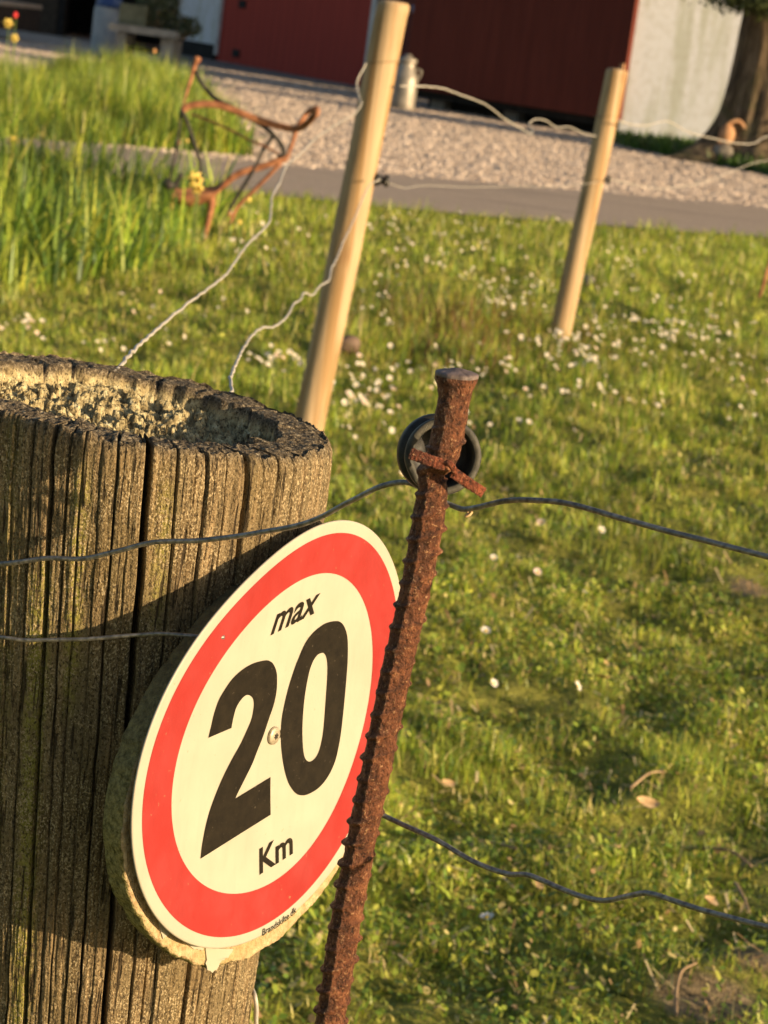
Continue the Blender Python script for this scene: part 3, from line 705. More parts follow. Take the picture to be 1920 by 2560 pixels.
    i = np.arange(NZ - 1)[:, None] * NT; j = np.arange(NT)[None]; j2 = (j + 1) % NT
    F1 = np.stack([i + j, i + NT + j, i + NT + j2, i + j2], -1).reshape(-1, 4)
    off = NZ * NT; F2 = np.stack([j[0], j2[0], off + j2[0], off + j[0]], -1)
    i = off + np.arange(NR - 1)[:, None] * NT; F3 = np.stack([i + j, i + j2, i + NT + j2, i + NT + j], -1).reshape(-1, 4)
    nside = len(F1)
    # two parts: the shaft, and the rotten end grain on top
    me = mesh_np('shaft', body, F1); col_attr(me, 'zone', za.reshape(-1, 3)); link('shaft', me, OLD, e)
    v2 = np.vstack([P[0].reshape(-1, 3), Pt.reshape(-1, 3)]); n0 = NT
    F2b = np.stack([j[0], j2[0], n0 + j2[0], n0 + j[0]], -1); i = n0 + np.arange(NR - 1)[:, None] * NT
    F3b = np.stack([i + j, i + j2, i + NT + j2, i + NT + j], -1).reshape(-1, 4)
    me = mesh_np('rotten_top', v2, np.vstack([F2b, F3b])); col_attr(me, 'zone', np.vstack([za[0], zt_a.reshape(-1, 3)])); o = link('rotten_top', me, OLD, e)
    o['label'] = 'dark lichen rim round a crumbling yellow hollow'
    return e, top, slope, vd, rd
POST, PT, PSL, PVD, PRD = old_post()

# ------------------------------------------------------------------ round sign
SC = np.array([-0.03155, 0.93257, 0.67074]); SN = np.array([0.84859, -0.52848, 0.02454]); SR = np.array([0.52864, 0.84885, 0.0]); SU = np.array([-0.02083, 0.01297, 0.9997])
K1, K2, K3 = 0.1617, -0.3763, 0.3872
def sp(a, b, off=0.):
    a = np.asarray(a, float); b = np.asarray(b, float); h = K1 * a * a + K2 * a * b + K3 * b * b + off
    return SC + a[..., None] * SR + b[..., None] * SU + h[..., None] * SN
OUT = [0.09355, -0.00033, -6e-05, 0.00306, 0.00582, -0.00165, 0.00031, 6e-05, -0.00069]
ROc = [0.08788, -0.00074, -5e-05, 0.00227, 0.00586, -0.00173, 0.00072, 2e-05, -0.00042]
RIc = [0.06937, -0.00188, 0.00051, 0.00086, 0.00463, -0.00156, 0.00035, -9e-05, 7e-05]
def four(co, ph):
    r = np.full_like(ph, co[0])
    for k in range(1, 5): r = r + co[2 * k - 1] * np.cos(k * ph) + co[2 * k] * np.sin(k * ph)
    return r
def disc_geo(ro, ri, off, nr=14, nph=220, thick=None):
    ph = np.linspace(0, 2 * np.pi, nph, endpoint=False); t = np.linspace(0, 1, nr)[:, None]
    a_, b_ = (ri(ph)[None] * (1 - t) + ro(ph)[None] * t), None
    x_ = a_ * np.cos(ph); y_ = a_ * np.sin(ph); V_ = sp(x_, y_, off).reshape(-1, 3)
    i = np.arange(nr - 1)[:, None] * nph; j = np.arange(nph)[None]; j2 = (j + 1) % nph
    return V_, [np.stack([i + j, i + nph + j, i + nph + j2, i + j2], -1).reshape(-1, 4)]
TWO = [(-0.0528, 0.0089), (-0.0524, 0.0113), (-0.0519, 0.0134), (-0.0509, 0.0189), (-0.0489, 0.0242), (-0.0455, 0.0283), (-0.0407, 0.0323), (-0.0341, 0.0351), (-0.0271, 0.0364), (-0.0205, 0.0364), (-0.0167, 0.036), (-0.0143, 0.0351), (-0.0122, 0.0339), (-0.0098, 0.0314), (-0.0084, 0.0292), (-0.0075, 0.0267), (-0.0066, 0.0207), (-0.0075, 0.0146), (-0.0098, 0.0091), (-0.0128, 0.0016), (-0.0161, -0.0045), (-0.0189, -0.0098), (-0.0242, -0.0168), (-0.0272, -0.0206), (-0.0286, -0.0228), (-0.0042, -0.0185), (-0.0030, -0.0273), (-0.0016, -0.0361), (-0.0255, -0.0403), (-0.0495, -0.0445), (-0.0494, -0.041), (-0.0491, -0.0375), (-0.048, -0.0307), (-0.0462, -0.0245), (-0.0436, -0.0188), (-0.0393, -0.0113), (-0.0341, -0.0044), (-0.0294, 0.0009), (-0.0254, 0.0068), (-0.023, 0.0112), (-0.0224, 0.0156), (-0.0227, 0.0183), (-0.0237, 0.0203), (-0.0254, 0.0217), (-0.0274, 0.0226), (-0.0293, 0.0228), (-0.0313, 0.0222), (-0.0338, 0.0204), (-0.0355, 0.0181), (-0.0365, 0.0143), (-0.0368, 0.0121), (-0.037, 0.01)]
TWO_SHARP = [0, 24, 25, 27, 29, 51]
ZO = [(0.0336, 0.0454), (0.0365, 0.0446), (0.0393, 0.0429), (0.0421, 0.0399), (0.0442, 0.0361), (0.0455, 0.0315), (0.0464, 0.0263), (0.0469, 0.0215), (0.0474, 0.0096), (0.0473, -0.0045), (0.0464, -0.0137), (0.0443, -0.0214), (0.0397, -0.0275), (0.0333, -0.0313), (0.0259, -0.0326), (0.0205, -0.0321), (0.0157, -0.03), (0.0106, -0.0252), (0.0068, -0.0193), (0.0033, -0.0112), (0.0008, -0.0025), (-0.0002, 0.0055), (0.0004, 0.0122), (0.0022, 0.0205), (0.0051, 0.0286), (0.0072, 0.0328), (0.0108, 0.0388), (0.0161, 0.0429), (0.0233, 0.0454), (0.0287, 0.0458)]
ZI = [(0.0259, 0.0321), (0.0277, 0.0311), (0.0292, 0.0293), (0.0307, 0.0256), (0.0317, 0.0194), (0.0325, 0.0076), (0.0329, -0.0018), (0.0326, -0.0078), (0.0311, -0.0137), (0.0283, -0.0167), (0.0245, -0.0174), (0.0212, -0.0156), (0.019, -0.0116), (0.0169, -0.0034), (0.0158, 0.0061), (0.0157, 0.0153), (0.0167, 0.0239), (0.0182, 0.0282), (0.02, 0.0306), (0.0224, 0.032)]
def smooth_closed(P, sharp=(), n=4):
    P = np.array(P); N = len(P); out = []
    for i in range(N):
        a, b, c, d = P[i - 1], P[i], P[(i + 1) % N], P[(i + 2) % N]
        if i in sharp: a = b - (c - b)
        if (i + 1) % N in sharp: d = c + (c - b)
        if i in sharp and (i + 1) % N in sharp: out += [b + (c - b) * k / n for k in range(n)]; continue
        for k in range(n):
            t = k / n; out.append(.5 * ((2 * b) + (c - a) * t + (2 * a - 5 * b + 4 * c - d) * t * t + (3 * b - a - 3 * c + d) * t ** 3))
    return np.array(out)
def poly_fill(loops, off, name, mat, parent, f=None):
    """fill 2-D loops (outer + holes) on the sign surface via a curve"""
    cu = bpy.data.curves.new('c', 'CURVE'); cu.dimensions = '2D'; cu.fill_mode = 'BOTH'
    for L in loops:
        s = cu.splines.new('POLY'); s.points.add(len(L) - 1); s.use_cyclic_u = True
        for p_, q in zip(s.points, L): p_.co = (q[0] * 100, q[1] * 100, 0, 1)
    o = bpy.data.objects.new('c', cu); C.objects.link(o); me = bpy.data.meshes.new_from_object(o); bpy.data.objects.remove(o)
    v = np.array([x.co[:] for x in me.vertices]) / 100; P = (f or sp)(v[:, 0], v[:, 1], off)
    me.vertices.foreach_set('co', P.astype(np.float32).ravel()); me.update(); me.name = name
    # every face must look along the sign's normal
    bm = bmesh.new(); bm.from_mesh(me); bmesh.ops.triangulate(bm, faces=bm.faces[:]); bmesh.ops.remove_doubles(bm, verts=bm.verts, dist=1e-6)
    if f is None:
        bmesh.ops.subdivide_edges(bm, edges=[e_ for e_ in bm.edges if e_.calc_length() > .012], cuts=2)
        for v_ in bm.verts:
            d_ = np.array(v_.co[:]) - SC; a_, b_ = d_ @ SR, d_ @ SU; v_.co = V(sp(np.array(a_), np.array(b_), off))
    bm.to_mesh(me); bm.free()
    return link(name, me, mat, parent)
def text_obj(txt, origin, xdir, ydir, off, name, parent, mat, bold=.0, shear=.0, ref='x', bend=None):
    """Bfont text: baseline start at origin, xdir = full baseline vector, ydir = vector of the reference letter height (in sign coords)"""
    cu = bpy.data.curves.new('t', 'FONT'); cu.body = txt; cu.size = 1; cu.offset = bold; cu.shear = shear; cu.fill_mode = 'FRONT' if hasattr(cu, 'fill_mode') else cu.fill_mode; cu.resolution_u = 6
    o = bpy.data.objects.new('t', cu); C.objects.link(o); me = bpy.data.meshes.new_from_object(o); 
    cu2 = bpy.data.curves.new('t2', 'FONT'); cu2.body = ref; cu2.size = 1; cu2.offset = bold; o2 = bpy.data.objects.new('t2', cu2); C.objects.link(o2); m2 = bpy.data.meshes.new_from_object(o2)
    rh = max(v.co.y for v in m2.vertices); bpy.data.objects.remove(o); bpy.data.objects.remove(o2); bpy.data.meshes.remove(m2)
    v = np.array([x.co[:] for x in me.vertices]); base = v[np.abs(v[:, 1]) < .05]; x0 = base[:, 0].min(); x1 = base[:, 0].max()
    s = (v[:, 0] - x0) / (x1 - x0); t = v[:, 1] / rh
    q = np.array(origin) + s[:, None] * np.array(xdir) + t[:, None] * np.array(ydir)
    if bend: q = bend(s, t)
    me.vertices.foreach_set('co', sp(q[:, 0], q[:, 1], off).astype(np.float32).ravel()); me.update(); me.name = name
    return link(name, me, mat, parent)
def sign():
    e = empty('speed_limit_sign', SC, 'round cream and red speed limit sign reading max 20 Km screwed to the old post', 'sign')
    ph_r = lambda co: (lambda ph: four(co, ph))
    z = lambda ph: 0 * ph
    ph = np.linspace(0, 2 * np.pi, 260, endpoint=False); ro = four(OUT, ph)
    # aluminium plate with thickness and a slightly rounded edge
    rings = [(ro * k, o_) for k, o_ in [(t, 0.) for t in np.linspace(.02, .99, 22)]] + [(ro - .0004, -.0001), (ro, -.0004), (ro, -.0010), (ro - .0004, -.0012)] + [(ro * k, -.0012) for k in (.8, .5, .02)]
    V_ = np.vstack([sp(r_ * np.cos(ph), r_ * np.sin(ph), o_) for r_, o_ in rings]); n = 260; i = np.arange(len(rings) - 1)[:, None] * n; j = np.arange(n)[None]; j2 = (j + 1) % n
    plate = link('plate', mesh_np('plate', V_, np.stack([i + j, i + n + j, i + n + j2, i + j2], -1).reshape(-1, 4)), CREAM, e)
    link('red_ring', mesh_np('red_ring', *disc_geo(ph_r(ROc), ph_r(RIc), .00012, 8, 260)), RED, e)
    poly_fill([smooth_closed(TWO, TWO_SHARP)], .00018, 'digit_two', BLACK, e)
    poly_fill([smooth_closed(ZO), smooth_closed(ZI)], .00018, 'digit_zero', BLACK, e)
    text_obj('max', (-.0168, .0472), (.0318, .0048), (.0012, .0083), .00018, 'max_lettering', e, BLACK, .018, .18, 'x')
    text_obj('Km', (-.0066, -.0618), (.0236, .0041), (-.0014, .0117), .00018, 'kilometre_lettering', e, BLACK, .022, 0, 'K')
    def arc(s, t):                 # small maker's line follows the rim
        a0 = math.atan2(-.0910, -.0022); a1 = math.atan2(-.0862, .0222); a = a0 + (a1 - a0) * s; r0 = math.hypot(.0910, .0022) * (1 - s) + math.hypot(.0862, .0222) * s
        r_ = r0 - t * .0031; return np.stack([r_ * np.cos(a), r_ * np.sin(a)], -1)
    text_obj('Brandskilte.dk', (0, 0), (1, 0), (0, 1), .00018, 'maker_lettering', e, BLACK, .012, 0, 'B', arc)
    # screw; shade of its star recess is painted as a dark star
    sc = np.array([-.0055, .0005]); c3 = sp(*sc, .0002); R_ = .0040; prof = [(R_ * .96, 0.), (R_, .0004), (R_ * .97, .0009), (R_ * .85, .0013), (R_ * .55, .0016), (.0, .0017)]
    phs = np.linspace(0, 2 * np.pi, 40, endpoint=False)
    V_ = np.vstack([c3 + r_ * (np.cos(phs)[:, None] * SR + np.sin(phs)[:, None] * SU) + h * SN for r_, h in prof]); i = np.arange(5)[:, None] * 40; j = np.arange(40)[None]; j2 = (j + 1) % 40
    s_ = link('screw', mesh_np('screw', V_, np.stack([i + j, i + j2, i + 40 + j2, i + 40 + j], -1).reshape(-1, 4)), SCREWM, e)
    star = []
    for k in range(24):
        a = 2 * math.pi * k / 24 + .3; rr = .00155 if k % 4 == 0 else (.00125 if k % 4 in (1, 3) else .00088); star.append(c3 + SN * .00185 + rr * (math.cos(a) * SR + math.sin(a) * SU))
    star = np.array(star + [c3 + SN * .00175]); jj = np.arange(24)
    link('recess_shade_star', mesh_np('recess_shade_star', star, np.stack([np.full(24, 24), jj, (jj + 1) % 24], -1), False), RECESS_SHADE, e)
    # plywood backing disc
    n = 420; ph = np.linspace(0, 2 * np.pi, n, endpoint=False); cb = np.array([-.001, -.0162])
    KP = np.radians([-44, -20, 0, 30, 55, 70, 84, 95, 103, 115, 131, 138, 149, 160, 170, 182, 197, 209, 222, 240, 270, 299, 316, 340]); KR = np.array([.0935, .093, .092, .093, .096, .098, .095, .090, .0875, .085, .0838, .0845, .0880, .0908, .0945, .0958, .0945, .0925, .0903, .0886, .0893, .0905, .0935, .093])
    rb = np.interp(ph, KP, KR) + .0004 * fbm(ph * 5 / 6.283 * 6.283, 0, 0, 3, 9) + .0007 * vnoise(ph * 17, 0, 0, 4) + .0003 * vnoise(ph * 60, 0, 0, 5)
    rings = [(k, -.0048, 0) for k in np.linspace(.02, .90, 12)] + [(k, -.0048, 0) for k in np.linspace(.905, .985, 14)] + [(.994, -.0052, .35), (1.0, -.0062, .8), (1.001, -.0075, 1.)] + [(1.0 - .004 * q, -.0075 - .0018 * q, 1.) for q in range(1, 6)] + [(.97, -.0175, 1.), (.9, -.0178, 1.), (.3, -.0178, 1), (.02, -.0178, 1)]
    VV = []; ZA = []
    for k, o_, e_ in rings:
        jit = 1 + (.006 * fbm(ph * 12, o_ * 400, 0, 3, 30) + .004 * vnoise(ph * 70, o_ * 900, 0, 31) if k > .99 else 0)
        r_ = rb * k * jit; a_ = cb[0] + r_ * np.cos(ph); b_ = cb[1] + r_ * np.sin(ph)
        VV.append(SC + a_[:, None] * SR + b_[:, None] * SU + (o_ + (.0002 * fbm(a_ * 500, b_ * 500, 0, 2, 8) if e_ == 0 else 0 * a_))[:, None] * SN)
        up_ = sstep(.3, 1.2, np.cos(ph - 2.0)) * 0 + sstep(.15, .9, np.sin(ph) * .8 - np.cos(ph) * .3)   # bare darker wood towards the top
        z_ = np.zeros((n, 3)); z_[:, 0] = e_ if e_ > 0 else sstep(.965, 1.0, k) * .42; z_[:, 1] = up_ * (e_ > .3) * .8; ZA.append(z_)
    i = np.arange(len(rings) - 1)[:, None] * n; j = np.arange(n)[None]; j2 = (j + 1) % n
    me = mesh_np('backing_board', np.vstack(VV), np.stack([i + j, i + n + j, i + n + j2, i + j2], -1).reshape(-1, 4)); col_attr(me, 'zone', np.vstack(ZA))
    b = link('backing_board', me, BOARD, e); b['label'] = 'mossy plywood disc behind the plate'
    flat = lambda a_, b_, off: SC + a_[:, None] * SR + b_[:, None] * SU + off * SN
    fl = [[[-0.0672, -0.0652], [-0.0639, -0.0703], [-0.0583, -0.0757], [-0.0611, -0.077], [-0.0625, -0.0769], [-0.0637, -0.0776], [-0.0648, -0.0752], [-0.0655, -0.0744], [-.0659, -.0722], [-0.0666, -0.071], [-.0671, -.069]],
          [[-0.0487, -0.0821], [-0.0419, -0.0859], [-0.0343, -0.0901], [-.0352, -.0909], [-.0365, -.0900], [-0.038, -0.0898], [-.0392, -.0889], [-.0411, -.0886], [-0.0433, -0.087], [-.0460, -.0848]],
          [[-0.0333, -0.089], [-0.0231, -0.0934], [-0.0125, -0.0965], [-.0130, -.0979], [-0.0145, -0.0985], [-.0156, -.0997], [-.0170, -.0992], [-0.0187, -0.1], [-.0199, -.0996], [-0.0215, -0.1006], [-.0219, -.1018], [-0.0232, -0.1031], [-.0245, -.1029], [-0.0262, -0.1036], [-.0281, -.1021], [-0.03, -0.1013], [-.0309, -.0990], [-0.0319, -0.0976], [-.0311, -.0962], [-0.0316, -0.0949], [-0.0323, -0.0929]]]
    geos = []
    for k, L in enumerate(fl):
        L = np.array(L); m_ = len(L); c = L.mean(0)
        t_ = -.0046; b_ = flat(L[:, 0], L[:, 1], t_ + .0005); b0 = flat(L[:, 0], L[:, 1], t_ - .0001); cc = flat(c[None, 0], c[None, 1], t_ + .0005)
        jj = np.arange(m_); geos.append((np.vstack([b_, b0, cc]), [np.stack([jj, (jj + 1) % m_, (jj + 1) % m_ + m_, jj + m_], -1), np.stack([np.full(m_, 2 * m_), jj, (jj + 1) % m_], -1)]))
    v_, f_ = merge(geos); link('peeling_paint', mesh_np('peeling_paint', v_, f_, False), FLAKE, b)
    return e
sign()

# ------------------------------------------------------------------ rusty reinforcing rod with its insulator
RY = .785
def rod():
    pts = [(1142, 941, 60, RY), (1141, 950, 59, RY), (1139, 970, 49, RY), (1136, 995, 44, RY), (1131, 1025, 44.5, RY), (1125, 1059, 45, RY), (1118, 1095, 47, RY), (1110, 1129, 47, RY), (1098, 1152, 44, RY), (1083, 1172, 38, RY), (1078, 1195, 38, RY), (1081, 1228, 43, RY), (1074, 1275, 46, RY), (1064, 1340, 46, RY), (1044, 1447, 44, RY), (1000, 1640, 43, RY), (963, 1810, 43, RY), (937, 1940, 44, RY), (905, 2090, 44, RY), (872, 2260, 45, RY), (848, 2410, 45, RY), (824, 2560, 45, RY)]
    c3 = np.array([PY(a, b, y_) for a, b, _, y_ in pts]); r3 = np.array([w * y_ / FPX * math.cos(math.radians(10)) for _, _, w, y_ in pts])
    low = c3[-1]; sl = (c3[-1] - c3[-4]); sl /= -sl[2]; n_ext = int(1); ext = np.array([low + sl * t for t in (.1, .25, .45, low[2] + .15)]); ext[:, 0] = low[0] + (ext[:, 0] - low[0]) * .6
    c3 = np.vstack([c3, ext]); r3 = np.r_[r3, [r3[-1]] * 4]
    # resample densely by length
    d = np.r_[0, np.cumsum(np.linalg.norm(np.diff(c3, axis=0), axis=1))]; Lv = .41
    cc = catmull(c3, 8); dd = np.r_[0, np.cumsum(np.linalg.norm(np.diff(cc, axis=0), axis=1))]
    s = np.r_[np.linspace(0, Lv, 900), np.linspace(Lv, dd[-1], 200)[1:]]
    P = np.stack([np.interp(s, dd, cc[:, k]) for k in range(3)], -1); r = np.interp(s, d, r3)
    e = empty('reinforcing_rod', (P[-1][0], P[-1][1], 0), 'rusty ribbed steel rod standing in front of the round sign', 'rod')
    sides = 130; ph = np.linspace(0, 2 * np.pi, sides, endpoint=False); Sg, Ph = np.meshgrid(s, ph, indexing='ij')
    pitch = .0083; phase = Sg / pitch * 2 * np.pi + 1.15 * np.sin(Ph) * 0 + 2.2 * np.cos(Ph)
    rib = np.clip(np.cos(phase), 0, 1) ** 4 * (.45 + .55 * np.abs(np.cos(Ph * 1.0 + .4)) ** .6)
    seam = .0004 * np.exp(-((np.abs(((Ph - 1.9) + np.pi) % (2 * np.pi) - np.pi)) / .18) ** 2)
    fade = sstep(.008, .03, Sg)
    n1 = fbm(np.cos(Ph) * 2.2 + 9, np.sin(Ph) * 2.2, Sg * 260, 4, 3); n2 = fbm(np.cos(Ph) * 7, np.sin(Ph) * 7 + 3, Sg * 900, 3, 13); irr = .6 + .5 * vnoise(Sg * 90, np.cos(Ph), np.sin(Ph), 8)
    R = r[:, None] * .93 + (.0018 * rib - .0003) * fade * irr + seam * fade + .00042 * n1 + .00020 * n2
    T = np.gradient(P, axis=0); T /= np.linalg.norm(T, axis=1)[:, None]; A = np.array([1., 0, 0]) - T * T[:, :1]; A /= np.linalg.norm(A, axis=1)[:, None]; B = np.cross(T, A)
    V_ = P[:, None] + R[..., None] * (np.cos(Ph)[..., None] * A[:, None] + np.sin(Ph)[..., None] * B[:, None])
    ns = len(s); i = np.arange(ns - 1)[:, None] * sides; j = np.arange(sides)[None]; j2 = (j + 1) % sides
    F_ = np.stack([i + j, i + sides + j, i + sides + j2, i + j2], -1).reshape(-1, 4)
    link('ribbed_bar', mesh_np('ribbed_bar', V_.reshape(-1, 3), F_), RUST, e)
    # flat hammered cap
    cr_ = np.linspace(0, 1, 14)[1:]; top = V_[0]; c0 = P[0]; U_ = np.array([0.05, 0, 1.]); VV = [top]
    VV = []
    for t, h, k in [(0, 0, 1.), (0, .0006, 1.01), (0, .0012, 1.)] + [(1, .0014 + .0002 * q, 1 - q / 9) for q in range(1, 10)]:
        ring = c0 + (top - c0) * k; ring = ring + np.array([0, 0, 1.]) * h + (.00015 * fbm(ring[:, 0] * 900, ring[:, 1] * 900, 0, 3, 5) if h > .001 else 0 * ring[:, 0])[:, None] * np.array([0, 0, 1.]); VV.append(ring)
    i = np.arange(len(VV) - 1)[:, None] * sides; F_ = np.stack([i + j, i + j2, i + sides + j2, i + sides + j], -1).reshape(-1, 4)
    o = link('cap', mesh_np('cap', np.vstack(VV), F_), CAPM, e); o['label'] = 'flat grey hammered end of the rod'
    return e, P
ROD, RP = rod()
def insulator():
    e0 = PY(1108, 1140, RY + .016)
    e = empty('ring_insulator', e0, 'black plastic ring insulator pinned to the top of the rusty rod', 'insulator')
    ax = -FW * .955 + RT * .22 - UP * .12; ax /= np.linalg.norm(ax)            # open end looks at the camera
    a1 = UP - ax * (UP @ ax); a1 /= np.linalg.norm(a1); a2 = np.cross(ax, a1)
    s = (RY + .016) / FPX; R1 = 99 * s
    def lathe(prof, n=96, wob=0.):
        ph = np.linspace(0, 2 * np.pi, n, endpoint=False)
        V_ = np.vstack([e0 + ax * h + (r_ * (1 + wob * vnoise(ph * 3, h * 100, 0, 4)))[:, None] * (np.cos(ph)[:, None] * a1 + np.sin(ph)[:, None] * a2) for r_, h in prof])
        i = np.arange(len(prof) - 1)[:, None] * n; j = np.arange(n)[None]; j2 = (j + 1) % n
        return V_, [np.stack([i + j, i + j2, i + n + j2, i + n + j], -1).reshape(-1, 4)]
    link('front_flange', mesh_np('front_flange', *lathe([(R1 * .80, -.0030), (R1 * .80, .0010), (R1 * .82, .0016), (R1 * .96, .0016), (R1, .0010), (R1, -.0012), (R1 * .96, -.0018), (R1 * .86, -.0022)], wob=.012)), RUBBER, e)
    link('back_flange', mesh_np('back_flange', *lathe([(R1 * .88, -.0078), (R1 * .99, -.0082), (R1 * 1.03, -.0090), (R1 * 1.03, -.0118), (R1 * .98, -.0126), (R1 * .5, -.0128), (0.0001, -.0128)])), PLASTIC, e)
    link('barrel', mesh_np('barrel', *lathe([(R1 * .86, -.0020), (R1 * .84, -.0040), (R1 * .86, -.0080)])), PLASTIC, e)
    link('inner_wall', mesh_np('inner_wall', *lathe([(R1 * .80, -.0029), (R1 * .79, -.0060), (R1 * .76, -.0110), (R1 * .3, -.0115), (.0001, -.0115)])), PLASTIC, e)
    # bent ends of the split pin across the rod
    def bar(pa, pb, ya, yb, w, nm):
        A_, B_ = PY(*pa, ya), PY(*pb, yb); t = np.linspace(0, 1, 26)[:, None]; P = A_ * (1 - t) + B_ * t; P[:, 1] -= .0006 * np.sin(t[:, 0] * 3.14)
        v, f = tube_geo(P, w * s * .72 * (1 + .07 * fbm(t[:, 0] * 9, 0, 0, 3, 3)), 4, (FW, .42))
        # finer skin so the edges read as corroded
        me = mesh_np(nm, v, f, False); bm = bmesh.new(); bm.from_mesh(me); bmesh.ops.subdivide_edges(bm, edges=bm.edges[:], cuts=3, use_grid_fill=True)
        for q in bm.verts: q.co += Vector([float(mnoise(q.co * 900 + Vector((k * 7, 0, 0)))) * .00034 for k in range(3)])
        bm.to_mesh(me); bm.free(); me.polygons.foreach_set('use_smooth', np.ones(len(me.polygons), bool))
        link(nm, me, mat_rust_bright, e)
    bar((1026, 1133), (1114, 1164), RY - .0085, RY - .0095, 27, 'pin_end')
    bar((1131, 1180), (1207, 1231), RY - .0080, RY - .0040, 26, 'pin_end')
    lp = catmull([PY(1104, 1160, RY - .0085), PY(1122, 1158, RY - .0105), PY(1134, 1172, RY - .0095), PY(1139, 1190, RY - .008)], 6)
    link('pin_loop', mesh_np('pin_loop', *tube_geo(lp, .0011, 8, (FW, .6))), mat_rust_bright, e)
mat_rust_bright = mat_rust('orange_brown_rust', 1.35, 1.2)
insulator()

# ------------------------------------------------------------------ wires
def wire(name, P, r, mat, label, cat='wire', n=10, wob=.0, sides=8, group=None):
    P = catmull(P, n)
    if wob: 
        s = np.r_[0, np.cumsum(np.linalg.norm(np.diff(P, axis=0), axis=1))]
        P = P + wob * np.stack([vnoise(s * 60, 1, 0, 1), vnoise(s * 60, 5, 0, 2), vnoise(s * 60, 9, 0, 3)], -1)
    return tag(link(name, mesh_np(name, *tube_geo(P, r, sides)), mat), label, cat, group)
# upper wire: across the face of the post, under the insulator groove and away to the right
up_l = [(-260, 1402, .93), (-100, 1410, .915), (0, 1409, .90), (110, 1398, .893), (200, 1396, .888), (290, 1378, .882), (380, 1358, .876), (520, 1348, .867), (640, 1334, .858), (730, 1317, .850), (810, 1290, .842), (880, 1250, .832), (940, 1220, .825), (990, 1207, .820), (1025, 1207, .818), (1060, 1222, .818), (1100, 1248, .820), (1130, 1262, .819), (1160, 1272, .817), (1200, 1266, .812), (1260, 1255, .806), (1340, 1250, .797), (1420, 1258, .789), (1560, 1296, .775), (1700, 1335, .762), (1920, 1392, .742), (2250, 1470, .715), (2700, 1540, .68)]
wire('fence_wire', [PY(a, b, c - .003 * (a < 950)) for a, b, c in up_l], .00102, STEEL, 'dark smooth wire crossing the post face to the insulator and on to the right', wob=.0003, sides=12)
lo_r = [(912, 2012, .807), (930, 2022, .8085), (965, 2040, .808), (1000, 2056, .803), (1100, 2105, .790), (1200, 2160, .778), (1265, 2184, .771), (1320, 2190, .765), (1400, 2222, .757), (1500, 2250, .747), (1570, 2240, .740), (1620, 2235, .735), (1690, 2255, .729), (1780, 2280, .721), (1920, 2318, .710), (2200, 2390, .69), (2600, 2480, .665)]
wire('fence_wire', [PY(a, b, c - .013) for a, b, c in lo_r], .00095, STEEL, 'lower wavy wire running right from behind the rusty rod over the lawn', wob=.0004, sides=12)
mid_l = [(-260, 1575, .93), (-100, 1590, .912), (0, 1593, .899), (60, 1600, .896), (140, 1601, .893), (260, 1593, .889), (380, 1586, .885), (450, 1588, .883), (500, 1590, .884), (560, 1592, .888)]
wire('fence_wire', [PY(*p) for p in mid_l], .00085, STEEL, 'thin wire on the post running in behind the sign board', wob=.0003, sides=12)
bot = [(650, 2640, 1.01), (640, 2560, .995), (641, 2520, .99), (638, 2490, .99), (630, 2470, 1.0)]
wire('fence_wire', [PY(*p) for p in bot], .0011, WIRE_PALE, 'short grey wire hugging the right foot of the old post', wob=.0002)
sh = catmull([PY(1166, 1272, .816), PY(1170, 1283, .816), PY(1164, 1291, .815), PY(1174, 1287, .815), PY(1180, 1280, .816)], 5)
tag(link('dry_seed', mesh_np('dry_seed', *tube_geo(sh, .0005, 6)), DEAD), 'tiny dry seed scrap caught on the wire right of the rod', 'seed')
# pale fence wires going away
def wp(L): return [PY(*p) for p in L]
wire('fence_wire', wp([(290, 930, 1.06), (312, 900, 1.10), (345, 865, 1.2), (405, 812, 1.45), (475, 755, 1.75), (530, 715, 2.0), (567, 684, 2.2), (590, 650, 2.4), (620, 610, 2.6), (670, 560, 2.85), (677, 530, 2.95), (680, 492, 3.1), (700, 455, 3.3), (716, 415, 3.5), (750, 385, 3.8), (790, 345, 4.2), (850, 305, 4.6), (885, 285, 4.8), (902, 262, 4.86), (898, 240, 4.9), (893, 205, 4.93), (915, 158, 4.95)]), np.r_[np.linspace(.0010, .0018, 211)], WIRE_PALE, 'pale kinked wire climbing from behind the old post to the nearer pale post', wob=.0007)
wire('fence_wire', wp([(570, 1010, 1.08), (578, 975, 1.15), (575, 950, 1.2), (583, 925, 1.3), (592, 905, 1.4), (608, 872, 1.6), (630, 840, 1.8), (655, 820, 1.95), (690, 815, 2.1), (722, 785, 2.3), (732, 762, 2.45), (752, 748, 2.6), (760, 732, 2.7), (780, 738, 2.8), (800, 715, 2.9), (822, 700, 3.05), (828, 672, 3.2), (840, 650, 3.4), (860, 600, 3.8), (880, 560, 4.2), (905, 500, 4.6), (925, 462, 4.86), (950, 450, 4.93)]), np.r_[np.linspace(.0009, .0016, 221)], WIRE_PALE, 'lower kinked wire rising from the old post across the nearer pale post', wob=.0007)
wire('fence_wire', wp([(1000, 215, 4.95), (1060, 216, 5.0), (1110, 222, 5.1), (1160, 240, 5.3), (1215, 262, 5.6), (1260, 296, 5.9), (1300, 320, 6.1), (1325, 334, 6.2), (1331, 326, 6.22), (1322, 310, 6.25), (1340, 298, 6.3), (1365, 302, 6.5), (1390, 318, 6.65), (1425, 318, 6.9), (1460, 334, 7.2), (1490, 340, 7.45)]), .0019, WIRE_PALE, 'kinked upper wire stretched between the two pale posts', wob=.0007)
